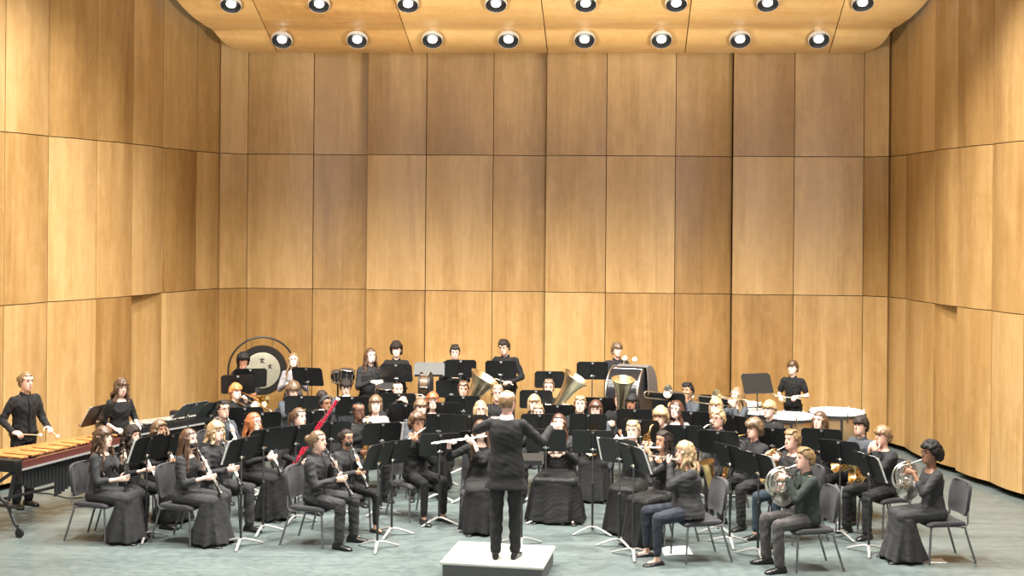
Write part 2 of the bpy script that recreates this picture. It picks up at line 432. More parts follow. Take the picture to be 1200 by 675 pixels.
# ================================================================ figures
SKIN = {n: mat('skin_'+n, c, .5, spec=.4, var=.06, scale=60) for n, c in dict(fair=(.72, .46, .36), pale=(.80, .56, .47), rosy=(.74, .44, .35), tan=(.46, .25, .16), brown=(.26, .125, .075), dark=(.18, .085, .055)).items()}
HAIR = {n: hair_mat('hair_'+n, c) for n, c in dict(brown=(.085, .045, .025), dark=(.022, .015, .012), black=(.010, .009, .009), blond=(.38, .265, .145), sandy=(.20, .125, .060), red=(.30, .10, .036), orange=(.48, .20, .065), auburn=(.075, .030, .018), light=(.135, .085, .048)).items()}
CLOTH = {n: mat('cloth_'+n, c, .85, sheen=sh*.35, bump=.35, scale=16, var=.25, spec=.3) for n, c, sh in (
    ('black', (.012, .012, .0125), .05), ('soft', (.019, .019, .020), .06), ('charcoal', (.033, .033, .035), .08), ('slate', (.06, .068, .08), .06), ('satin', (.012, .012, .0125), .1), ('navy', (.026, .031, .043), .06),
    ('denim', (.025, .042, .058), .06), ('grey', (.07, .066, .066), .1), ('white', (.78, .77, .75), 0), ('lilac', (.23, .215, .225), 0), ('olive', (.024, .032, .028), .06))}
for _n in CLOTH['satin'].node_tree.nodes:
    if _n.type == 'BUMP': _n.inputs['Strength'].default_value = .08
for _h in ('black', 'dark'): HAIR[_h].node_tree.nodes['Principled BSDF'].inputs['Roughness'].default_value = .65; HAIR[_h].node_tree.nodes['Principled BSDF'].inputs['Specular IOR Level'].default_value = .3
CLOTH['satin'].node_tree.nodes['Principled BSDF'].inputs['Roughness'].default_value = .55
LEATHER = mat('shoe_leather', (.012, .012, .012), .28); SOLE = mat('shoe_sole', (.03, .03, .03), .7)
HAIRGLOSS = 1
EYEM = mat('eye_dark', (.03, .02, .015), .2); LIPM = {'l': mat('lips_rose', (.60, .29, .25), .5), 'd': mat('lips_deep', (.13, .045, .04), .5)}
GLASSES = mat('spectacle_frame', (.03, .02, .02), .3); MASKM = mat('mask_cloth', (.012, .012, .013), .8)
def rotx(a): c, s = math.cos(a), math.sin(a); return np.array([[1, 0, 0], [0, c, -s], [0, s, c]])
def roty(a): c, s = math.cos(a), math.sin(a); return np.array([[c, 0, s], [0, 1, 0], [-s, 0, c]])
def rotz(a): c, s = math.cos(a), math.sin(a); return np.array([[c, -s, 0], [s, c, 0], [0, 0, 1]])
HEADP = np.array([(-.225, .070, .045, -.070), (-.18, .056, .036, -.062), (-.135, .052, .034, -.060), (-.116, .050, .050, -.060), (-.110, .040, .080, -.06), (-.098, .050, .091, -.062), (-.075, .059, .092, -.07),
                  (-.045, .066, .090, -.082), (-.012, .071, .089, -.092), (.018, .0745, .086, -.098), (.045, .0755, .091, -.1), (.072, .071, .085, -.096), (.093, .058, .066, -.08), (.109, .035, .038, -.05), (.117, .008, .006, -.016)])
def head_mesh(mb, C, C0, Rm, s, nu=30):
    zs = np.concatenate([np.linspace(-.225, -.125, 5), np.linspace(-.116, .10, 19), [.108, .1145, .117]])
    rs = []
    a = np.arange(nu)*2*PI/nu
    for z in zs:
        w, yf, yb = (np.interp(z, HEADP[:, 0], HEADP[:, i]) for i in (1, 2, 3))
        sa = np.sign(np.sin(a))*np.abs(np.sin(a))**.88; ca = np.sign(np.cos(a))*np.abs(np.cos(a))**.92
        x = w*ca; y = (yf+yb)/2+(yf-yb)/2*sa; front = np.sin(a) > 0
        eye = .010*np.exp(-((np.abs(x)-.032)/.014)**2-((z-.020)/.014)**2)
        lip = .005*np.exp(-(x/.02)**2)*(math.exp(-((z+.058)/.006)**2)+math.exp(-((z+.071)/.006)**2))
        chin = .006*np.exp(-(x/.018)**2-((z+.098)/.012)**2)
        y = y+np.where(front, -eye+lip+chin, 0)
        rs.append(np.stack([x, y, np.full(nu, z)], 1))
    sub = MB(); sub.rings(rs)
    sub.hull([(x, y, z) for x, y, z in [(0, .088, .03), (.006, .086, .02), (-.006, .086, .02), (0, .118, -.026), (.013, .094, -.034), (-.013, .094, -.034), (.009, .108, -.03), (-.009, .108, -.03), (0, .104, -.038), (.008, .08, 0), (-.008, .08, 0)]])
    for sx in (-1, 1): sub.sphere((sx*.076, -.008, .0), (.009, .019, .030), SPHS)
    v = sub.arr(); w = np.clip((v[:, 2]+.20)/.085, 0, 1)[:, None]
    w = w*w*(3-2*w)
    vv = (np.asarray(C0)+v*s)*(1-w)+(np.asarray(C)+(v*s)@Rm.T)*w
    mb.add(vv, sub.f)
def hand_mesh(mb, W, f, pn, side, s=1.0, curl=.6, spread=.06):
    f = nrm(f); pn = nrm(pn-f*np.dot(f, pn)); th = np.cross(f, pn)*side
    W = np.asarray(W, float); n = 10; a = np.arange(n)*2*PI/n
    rs = []
    for t, w, h in ((-.03, .026, .021), (0, .028, .020), (.03, .036, .019), (.06, .041, .017), (.088, .040, .014), (.097, .034, .009)):
        rs.append(W+f*t*s+s*(w*np.cos(a)[:, None]*th+h*np.sin(a)[:, None]*pn))
    mb.rings(rs)
    for i, (o, L, r) in enumerate(((.030, .072, .0088), (.010, .080, .0092), (-.010, .075, .0088), (-.029, .058, .0078))):
        p = W+s*(f*.086+th*o); d0 = nrm(f+th*(o*spread*14)); pts = [p]; rr = [r*s]
        for k, q in enumerate((.44, .32, .24)):
            c = curl*(.5+.5*k)+.05*i; d = d0*math.cos(c)+pn*math.sin(c)
            p = p+d*L*q*s; pts.append(p); rr.append(r*s*(.96-.1*k))
        mb.tube(pts, rr, 6); mb.sphere(pts[-1], rr[-1]*1.02, SPHS)
    p = W+s*(f*.028+th*.030); pts = [p]; rr = [.0125*s]
    for k, (q, o) in enumerate(((.032, .9), (.028, .45), (.022, .2))):
        d = nrm(f*(1-o*.4)+th*o+pn*(.25+curl*.5*k)); p = p+d*q*s; pts.append(p); rr.append((.0112-.0012*k)*s)
    mb.tube(pts, rr, 6); mb.sphere(pts[-1], rr[-1], SPHS)
def ik(S, W, a, b, pole):
    S, W = np.asarray(S, float), np.asarray(W, float); d = W-S; L = np.linalg.norm(d)
    if L > (a+b)*.995: W = S+d/L*(a+b)*.995; d = W-S; L = np.linalg.norm(d)
    u = d/L; x = (a*a-b*b+L*L)/(2*L); h = math.sqrt(max(0, a*a-x*x))
    p = np.asarray(pole, float); p = nrm(p-u*np.dot(p, u))
    return S+u*x+p*h, W
FIB = []
for _i in range(380):
    _z = 1-2*(_i+.5)/380; _p = _i*2.399963; FIB.append((math.sqrt(1-_z*_z)*math.cos(_p), math.sqrt(1-_z*_z)*math.sin(_p), _z))
FIB = np.array(FIB)
def hair_build(style, C, Rm, s, rnd):
    mb = MB(); C = np.asarray(C, float)
    def T(p): return C+Rm@(np.asarray(p, float)*s)
    fr = {'bigcurl': .62, 'short': .60, 'fringe': .36, 'long': .62, 'slick': .66, 'curly': .40, 'afro': .55, 'buzz': .5, 'bob': .44, 'wavy': .5, 'braids': .62, 'puff': .66, 'bun': .66, 'ponytail': .64, 'bald': 2.0}
    big = dict(bigcurl=1.16, curly=1.16, afro=1.30, wavy=1.07, buzz=.975, slick=1.0, bob=1.06, fringe=1.06, puff=1.0).get(style, 1.03)
    rad = dict(bigcurl=.03, curly=.030, afro=.025, buzz=.013, slick=.016, wavy=.026, fringe=.023, bob=.024, puff=.017).get(style, .020)
    low = dict(bob=-.72, long=-.6, wavy=-.75, curly=-.55, afro=-.45, buzz=-.5, slick=-.5, short=-.5, fringe=-.55).get(style, -.55)
    fz = fr.get(style, .6)
    for d in FIB:
        x, y, z = d
        lim = fz if y > .42 else (fz*.45+.05 if y > .22 else (.10 if y > .02 and style not in ('bob', 'wavy', 'long', 'bigcurl') else (-.05 if y > -.25 else low)))
        if style in ('bob', 'wavy', 'long', 'bigcurl') and -.25 < y < .2: lim = -.5
        if z < lim: continue
        b = big*(1+(rnd.uniform(-.09, .10) if style == 'afro' else rnd.uniform(-.05, .07) if style in ('curly', 'afro', 'wavy', 'bigcurl') else (rnd.uniform(-.035, .05) if style in ('short', 'fringe', 'bob') else rnd.uniform(-.012, .015))))
        r = rad*(rnd.uniform(.75, 1.2) if style in ('curly', 'afro', 'wavy', 'bigcurl') else (rnd.uniform(.75, 1.25) if style in ('short', 'fringe') else 1))
        if style == 'fringe' and y > .42: b *= 1.03
        mb.sphere(T((x*.076*b, -.006+y*.097*b, .002+z*.112*b)), r*s, SPHS)
    if style in ('short', 'fringe', 'bob', 'curly', 'wavy', 'long', 'bigcurl'):
        for k in range(46):                              # loose tufts over the crown
            d = FIB[rnd.randrange(len(FIB))]; x, y, z = d
            if z < (fz+.05 if y > .42 else .15): continue
            t = nrm(np.cross(d, (rnd.uniform(-1, 1), rnd.uniform(-1, 1), rnd.uniform(-.3, .3)))); q = V(x*.076, -.006+y*.097, .002+z*.112)
            a_, b_ = T(q*big*1.02), T(q*(big*1.06)+t*rnd.uniform(.02, .04)+V(0, 0, .006))
            mb.tube([a_, (a_+b_)/2+(a_-C)*.03, b_], [.011*s, .010*s, .006*s], 6)
    def lock(pts, r0, r1):
        mb.tube([T(p) for p in pts], list(np.linspace(r0, r1, len(pts))*s), 7)
    if style in ('long', 'longcurl', 'braids'):
        pass
    return mb, T, lock
def make_hair(name, style, color, C, Rm, s, parent, rnd, drop=.30, vox=.009):
    base = {'bigcurl': 'bigcurl', 'longcurl': 'wavy', 'straight': 'long', 'masklong': 'long'}.get(style, style)
    mb, T, lock = hair_build(base, C, Rm, s, rnd)
    if style in ('bigcurl', 'long', 'straight', 'longcurl', 'wavy', 'braids'):
        n = 15; L = drop if style != 'wavy' else .06
        for i in range(n):
            a = R(62+236*i/(n-1)); x, y = -math.sin(a), math.cos(a)
            curl = {'bigcurl': .030, 'longcurl': .020, 'wavy': .012, 'braids': .004}.get(style, .005); ph = rnd.uniform(0, 6)
            front = abs(i-(n-1)/2) > 5
            pts = []
            m = 9 if style != 'wavy' else 5
            for j in range(m):
                t = j/(m-1); z = .03-t*(.11+L*rnd.uniform(.9, 1.05))
                o = (1.08 if style != 'bigcurl' else 1.25)+.10*min(t*2, 1); yy = y*.093*o-.006-(.045*t if not front else -.02*t)
                pts.append((x*.078*o+(x*.035*t if z < -.12 else 0)+curl*math.sin(ph+t*14), yy+curl*math.cos(ph+t*14), z))
            lock(pts, .021 if style != 'braids' else .013, .012 if style != 'braids' else .008)
    if style == 'bob':
        for i in range(13):
            a = R(65+230*i/12); x, y = -math.sin(a), math.cos(a)
            lock([(x*.08, y*.10-.006, .02), (x*.09, y*.104-.01, -.05), (x*.084, y*.098-.008, -.105)], .022, .014)
    if style == 'ponytail':
        lock([(0, -.10, .05), (0, -.15, .03), (.01, -.165, -.06), (0, -.15, -.16), (.01, -.14, -.22)], .028, .014)
    if style == 'puff':
        for d in FIB[::3]: mb.sphere(T((d[0]*.062, -.085+d[1]*.066, .125+d[2]*.06)), .022*s, SPHS)
    if style == 'bun':
        for d in FIB[::4]: mb.sphere(T((d[0]*.042, -.125+d[1]*.038, .015+d[2]*.042)), .016*s, SPHS)
    if style == 'braids':
        for i in range(8):
            x = -.06+.12*i/7; lock([(x, .06, .085), (x*1.1, 0, .118), (x*1.2, -.08, .075), (x*1.2, -.10, .0)], .012, .011)
    if style == 'short' or style == 'slick':
        for i in range(9):
            x = -.055+.11*i/8; lock([(x, .075, .085+.004*rnd.random()), (x*.95, .04, .122), (x, -.03, .126)], .014, .012)
    return remeshed(mb, name, HAIR[color], parent, vox if style != 'afro' else .008, 1)
def shoe(parent, ank, yaw, m=None, low=False, z0=0.0):
    mb = MB(); n = 14; a = np.arange(n)*2*PI/n; M = rotz(yaw)
    prof = [(-.075, .022, .035, .03), (-.06, .033, .075, .04), (-.03, .036, .085, .045), (.02, .037, .085, .045), (.06, .041, .062, .035), (.11, .046, .050, .028), (.15, .043, .042, .022), (.178, .028, .032, .017), (.188, .010, .022, .012)]
    rs = []
    for y, w, h, c in prof:
        hh = h*(.55 if low else 1)
        z = np.where(np.sin(a) >= 0, hh*.42+np.sin(a)*hh*.58, hh*.42*(1+np.sin(a)*.999))
        v = np.stack([w*np.sign(np.cos(a))*np.abs(np.cos(a))**.8, np.full(n, y), z], 1)
        rs.append(v@M.T+np.array([ank[0], ank[1], z0]))
    mb.rings(rs); return mb.build('shoe', m or LEATHER, parent)
PEOPLE = {}
def person(key, label, short, x, y, pose='sit', a=None, h=1.72, wd=1.0, fem=False, skin='fair', hair=('short', 'brown'), drop=.3, top='shirt', sleeve='long', topc='black', bottom='trousers', botc='black',
           grip=None, hp=0.0, hy=0.0, lean=0.04, mask=False, glasses=False, base=0.0, group=None, spread=.10, floor_at=None, collar=True, tgt=(0.0, 14.2), ky=.43, vox=.013, inst=None, hands=None, fc=(.35, .35), legturn=0.0, scoop=False, cback=0.0):
    rnd = random.Random(sum(map(ord, key))*7+3)
    s = h/1.75; sit = pose == 'sit'
    hz = .548 if sit else .915*s
    T = (.50 if sit else .545)*s
    Rl = rotx(-lean)                                   # lean forwards
    hip = V(0, 0, hz)
    if bottom == 'skirt' and spread == .10: spread = .045
    neck = hip+Rl@V(0, 0, T)
    C0 = neck+V(0, .012+.02*lean, .158*s)
    zh = base+C0[2]
    P = at_z(x, y, zh); P = V(P[0], P[1], base)
    if floor_at: P = V(floor_at[0], floor_at[1], base)
    if a is None:
        dx, dy = tgt[0]-P[0], tgt[1]-P[1]
    else: dx, dy = math.sin(R(a)), -math.cos(R(a))
    rz = math.atan2(-dx, dy)
    Rz = rotz(rz)
    C0 = C0; P = P-Rz@V(0, C0[1], 0)                   # the head, not the seat, stands on the sight line
    root = empty('person', P, rz)
    tag(root, label, 'person', group)
    # joints
    Rm = rotz(-hy)@rotx(-hp)
    C = neck+V(0, .012, .05)*s+Rm@V(0, .008, .108*s)
    shx = (.142 if fem else .163)*s*(.6+.4*wd)
    sh = {sd: hip+Rl@V(sd*shx, -.005, T*.868) for sd in (-1, 1)}
    M = C+Rm@V(0, .102, -.064)*s
    ctx = dict(root=root, P=P, Rz=Rz, rz=rz, M=M, C=C, Rm=Rm, s=s, hip=hip, neck=neck, short=short, key=key, sh=sh, label=label, cback=cback, lap=hz+.09, hands=hands)
    H = grips(grip, ctx)
    arms = {}
    for sd in (-1, 1):
        tg, f, pn, pole, curl = H[sd]
        la, lb = .285*s, .255*s
        W = np.asarray(tg, float)-nrm(f)*.075*s-nrm(pn)*.012*s
        E, W = ik(sh[sd], W, la, lb, pole)
        arms[sd] = (sh[sd], E, W, f, pn, curl)
    # legs
    legs = {}
    for sd in (-1, 1):
        hj = hip+V(sd*.085*s, 0, 0)
        if sit:
            kn = V(sd*(.085+spread), ky*s, .475*s+.045); an = V(sd*(.085+spread*1.05), ky*s-.02+.03*rnd.random(), .075)
            hj = hj+V(0, 0, -.005)
        else:
            kn = V(sd*.095*s, .015, .49*s); an = V(sd*.10*s, -.025+(.04 if sd > 0 else 0), .075)
        legs[sd] = (hj, kn, an)
    # ---- body
    mb = MB()
    def torso(mb, g, t0=-.14, t1=1.0, flare=0.0, taper=1.0, neckr=1.0):
        prof = [(-.45, .185, .13), (-.3, .18, .128), (-.14, .150 if not fem else .16, .112), (0, .165, .118), (.2, .155, .112), (.42, .138, .102), (.62, .158, .118), (.78, .17, .112), (.88, .150, .092), (.95, .098, .074), (1.0, .062, .058)]
        if fem: prof = [(-.45, .185, .13), (-.3, .18, .128), (-.14, .165, .118), (0, .17, .122), (.2, .150, .108), (.42, .122, .094), (.62, .142, .122), (.70, .150, .125), (.80, .150, .100), (.88, .134, .082), (.95, .088, .068), (1.0, .056, .054)]
        pr = np.array(prof); n = 20; aa = np.arange(n)*2*PI/n; rs = []
        for t in np.concatenate([np.linspace(t0, .85, 12), np.linspace(.89, t1, 5)]):
            rx, ry = np.interp(t, pr[:, 0], pr[:, 1])*s, np.interp(t, pr[:, 0], pr[:, 2])*s
            ww = wd if t < .8 else wd+(1-wd)*min(1, (t-.8)/.2)
            ww *= 1+flare*max(0, -t+.3)
            rx, ry = (rx*ww+g), (ry*(.4+.6*ww)*(1.10 if wd > 1.15 and t < .6 else 1)+g)
            tt = t if not sit else max(t, -.10+(.02*t))
            rs.append(np.array([hip+Rl@V(rx*math.cos(q), ry*math.sin(q), tt*T) for q in aa]))
        mb.rings(rs)
    torso(mb, -.006)
    for sd in (-1, 1):
        S, E, W, f, pn, cu = arms[sd]
        mb.cap(S-V(sd*.03, 0, 0), S, .05*s, .048*s); mb.cap(S, E, .046*s*(.5+.5*wd), .036*s*(.5+.5*wd)); mb.cap(E, W, .037*s*(.5+.5*wd), .024*s)
        hj, kn, an = legs[sd]
        mb.cap(hj, kn, .074*s, .05*s); mb.cap(kn, an, .05*s, .034*s)
        fy = legturn*sd
        mb.cap(an+V(0, -.02, -.035), an+V(math.sin(-fy)*.1, .10, -.045), .026, .022)
    mb.cap(neck-Rl@V(0, 0, .06), neck+V(0, .01, .06)*s, .054*s, .05*s)
    if scoop:
        mb.sphere(hip+Rl@V(0, .058*s, T*.845), (.085*s, .055*s, .075*s), SPHL)
    ex = MB(); head_mesh(ex, C, C0, Rm, s)
    for sd in (-1, 1):
        S, E, W, f, pn, cu = arms[sd]; hand_mesh(ex, W, f, pn, sd, s*(.93 if fem else 1.0), cu)
    body = remeshed(mb, 'body', SKIN[skin], root, .016, 2, ex)
    # ---- face
    dk = skin in ('brown', 'dark')
    def Th(p): return C+Rm@(np.asarray(p, float)*s)
    for sx in (-1, 1):
        e = MB(); e.sphere(Th((sx*.032, .0785, .019)), (.0105*s, .008*s, .006*s), SPHS, Rm); e.build('eye', EYEM, body, auto=False)
    for sx in (-1, 1):
        e = MB(); e.tube([Th((sx*.016, .090, .038)), Th((sx*.032, .089, .043)), Th((sx*.05, .076, .037))], [.0022*s, .0030*s, .0012*s], 5)
        e.build('eyebrow', HAIR[hair[1] if hair[1] not in ('blond',) else 'sandy'], body, auto=False)
    if not mask:
        e = MB(); e.sphere(Th((0, .094, -.0585)), (.021*s, .006*s, .0048*s), SPHS, Rm); e.sphere(Th((0, .093, -.068)), (.019*s, .0065*s, .0055*s), SPHS, Rm)
        e.build('lips', LIPM['d' if dk else 'l'], body, auto=False)
    else:
        e = MB(); e.sphere(Th((0, .046, -.060)), (.064*s, .058*s, .050*s), SPHL, Rm)
        for sx in (-1, 1): e.tube([Th((sx*.055, .06, -.04)), Th((sx*.073, .02, -.012)), Th((sx*.08, -.01, .0))], .003, 5)
        e.build('face_mask', MASKM, root)
    if glasses:
        e = MB()
        for sx in (-1, 1):
            e.tube([Th((sx*.033+.022*math.cos(q), .098-.02*abs(sx*.033+.022*math.cos(q))/.05*.4, .016+.017*math.sin(q))) for q in np.arange(12)*2*PI/12], .0028*s, 5, loop=True)
            e.tube([Th((sx*.055, .088, .02)), Th((sx*.076, .05, .02)), Th((sx*.081, -.012, .012))], .0025*s, 5)
        e.tube([Th((-.011, .098, .02)), Th((.011, .098, .02))], .0025*s, 5)
        e.build('glasses', GLASSES, root)
    if key == 'longhair_man':
        e = MB(); e.hull([Th(q) for q in ((-.018, .088, -.075), (.018, .088, -.075), (-.02, .085, -.10), (.02, .085, -.10), (0, .105, -.082), (0, .102, -.11), (0, .085, -.122))]); e.build('goatee', HAIR['dark'], body)
    if key == 'puff_girl':
        e = MB(); e.tube([Th((.088*math.cos(q), -.006+.108*math.sin(q)*.55+.02, .055+.075*abs(math.sin(q))*(1 if math.sin(q) > 0 else -.4))) for q in np.arange(24)*2*PI/24], .008*s, 6, loop=True, flat=1.6); e.build('headband', CLOTH['slate'], root)
    if hair[0] != 'bald': make_hair('hair', hair[0], hair[1], C, Rm, s, root, rnd, drop)
    # ---- top
    g = .016 if top != 'dress' else .010
    mb = MB()
    t0 = {'suit': -.34 if not sit else -.12, 'shirt': -.08, 'untucked': -.2, 'sweater': -.2, 'dress': -.1, 'tee': -.12}.get(top, -.1)
    torso(mb, g+(.008 if top in ('suit', 'sweater') else 0), t0, {'dress': .90, 'tee': .90, 'sweater': .95}.get(top, .97) if not scoop else .86, flare=.25 if top in ('suit', 'untucked', 'sweater') else 0)
    for sd in (-1, 1):
        S, E, W, f, pn, cu = arms[sd]; k = .5+.5*wd; gg = .016 if top in ('dress', 'tee') else .021
        ri = V(-sd*.05*s, .0, .012)
        mb.cap(S+ri, S, .050*s*k, .046*s*k+gg*.7)
        if sleeve == 'short': mb.cap(S, S+(E-S)*.62, .046*s*k+gg, .043*s*k+gg)
        else:
            mb.cap(S, E, .044*s*k+gg, .035*s*k+gg*.9)
            tt = {'long': .96, 'elbow': .22, 'three': .5}[sleeve]
            mb.cap(E, E+(W-E)*tt, .036*s*k+gg*.8, (.036+(.024-.036)*tt)*s*k+gg*.75)
    tm = CLOTH[topc]
    nm = {'suit': 'jacket', 'shirt': 'shirt', 'untucked': 'shirt', 'sweater': 'sweater', 'dress': 'dress_top', 'tee': 'top'}[top]
    topo = remeshed(mb, nm, tm, root, vox, 2, wrinkle={'suit': .003, 'sweater': .0035}.get(top, .0035 if top in ('dress', 'tee') else .005))
    Rn = Rl
    if collar and top in ('shirt', 'untucked', 'suit'):
        e = MB(); n = 18; q = np.arange(n)*2*PI/n
        def ring(r, dz, fy): return np.array([neck+Rn@V(r*s*math.cos(t), .006+r*s*.98*math.sin(t), (dz-fy*max(0, math.sin(t))**2)*s) for t in q])
        e.rings([ring(.078, -.022, .03), ring(.064, .028, .035), ring(.060, .030, .035), ring(.066, -.01, .03)], caps=False)
        o = e.build('collar', CLOTH['white'] if top == 'suit' and key == 'conductor' else tm, topo)
    if top == 'suit':
        for sd in (-1, 1):
            e = MB()
            pts = [hip+Rl@V(sd*.055*s, .083*s, T*.97), hip+Rl@V(sd*.105*s, .118*s*(.5+.5*wd), T*.80), hip+Rl@V(sd*.028*s, .150*s*(.5+.5*wd), T*.45), hip+Rl@V(sd*.020*s, .140*s*(.5+.5*wd), T*.62), hip+Rl@V(sd*.038*s, .11*s, T*.85)]
            e.hull([p+Rl@V(0, o, 0) for p in pts for o in (0, .016)])
            e.build('lapel', tm, topo, smooth=False)
    elif top in ('shirt', 'untucked') and collar:
        e = MB(); e.hull([hip+Rl@V(sx*.016*s, yy, t*T) for sx in (-1, 1) for t, yy0 in ((.90, .098), (.80, .134), (.62, .142), (.42, .124), (.15, .134)) for yy in ((yy0*s*(.45+.55*wd)), (yy0*s*(.45+.55*wd))+.006)])
        e.build('button_placket', tm, topo, smooth=False)
    # ---- bottom
    bm_ = CLOTH[botc]
    mb = MB()
    if bottom == 'skirt' and sit:
        w_ = (.11+.05*wd)*s
        pts = []
        for sd in (-1, 1):
            hj, kn, an = legs[sd]
            for c, r in ((hj+V(sd*.02, -.03, -.01), .10*s*wd), (kn+V(0, .0, 0), .072*s)):
                pts += list(np.asarray(SPHS[0])*r+c)
        mb.hull(pts)
        n = 44; q = np.arange(n)*2*PI/n; rs = []; ph = rnd.uniform(0, 6)
        kw = .085+spread+.085*s
        for i in range(9):
            t = i/8; z = .50*s-t*(.50*s-.028); am = .022*t
            yc = ky*s-.04-.03*t; rx = kw*(.97+.22*t)*(.75+.25*wd); ry = .112+.135*t**1.2
            fl = 1+am*9*.75*(np.sin(q*11+ph+t)*.6+np.sin(q*7+ph*2)*.4)
            ex_ = .80+.08*t; cq, sq = np.sign(np.cos(q))*np.abs(np.cos(q))**ex_, np.sign(np.sin(q))*np.abs(np.sin(q))**ex_
            rs.append(np.stack([rx*fl*cq, yc+ry*fl*sq, np.full(n, z)+.01*np.sin(q*5+ph)*t], 1))
        mb.rings(rs)
        sk = MB(); torso(sk, .014, -.1, .36); mb.add(sk.arr(), sk.f)
        remeshed(mb, 'skirt', bm_, root, vox, 3, wrinkle=.0015)
    elif bottom == 'skirt':
        n = 40; q = np.arange(n)*2*PI/n; rs = []; ph = rnd.uniform(0, 6)
        for i in range(10):
            t = i/9; z = hz+.1-t*(hz+.06); r = .15+.09*t
            rs.append(np.stack([(r+.015)*(1+.05*t*np.sin(q*9+ph))*np.cos(q), r*.85*(1+.05*t*np.sin(q*9+ph))*np.sin(q), np.full(n, z)], 1))
        mb.rings(rs); remeshed(mb, 'skirt', bm_, root, vox, 3, wrinkle=.0015)
    else:
        tight = bottom in ('leggings', 'jeans')
        kb = .0 if tight else .012
        for sd in (-1, 1):
            hj, kn, an = legs[sd]; k = .35+.65*wd
            mb.cap(hj, kn, .084*s*k+kb, .062*s*k+kb*.8)
            e_ = an+V(0, 0, .02 if not tight else .05)
            mb.cap(kn, e_, .060*s*k+kb, (.046*s if tight else .055*s)+kb*.6)
        sk = MB(); torso(sk, .011, -.14, .22); mb.add(sk.arr(), sk.f)
        remeshed(mb, {'jeans': 'jeans', 'leggings': 'leggings'}.get(bottom, 'trousers'), bm_, root, vox, 2, wrinkle=.002 if tight else .0045)
    for sd in (-1, 1):
        shoe(root, legs[sd][2]+V(0, -.01, 0), -sd*.14-legturn, LEATHER, low=(bottom in ('skirt', 'leggings')))
    if top in ('shirt',) and bottom == 'trousers' and not sit:
        e = MB(); n = 24; q = np.arange(n)*2*PI/n
        def br(t, g_): 
            return np.array([hip+V((.170*s*wd+g_)*math.cos(u), (.122*s*(.4+.6*wd)+g_)*math.sin(u), t) for u in q])
        e.rings([br(.02, .020), br(.02, .026), br(.055, .026), br(.055, .020)], caps=False); e.build('belt', LEATHER, root)
    if sit: chair_for(ctx)
    PEOPLE[key] = ctx
    if inst: inst(ctx)
    return ctx
def w2l(ctx, p): return ctx['Rz'].T@(np.asarray(p, float)-ctx['P'])
def l2w(ctx, p): return ctx['Rz']@np.asarray(p, float)+ctx['P']
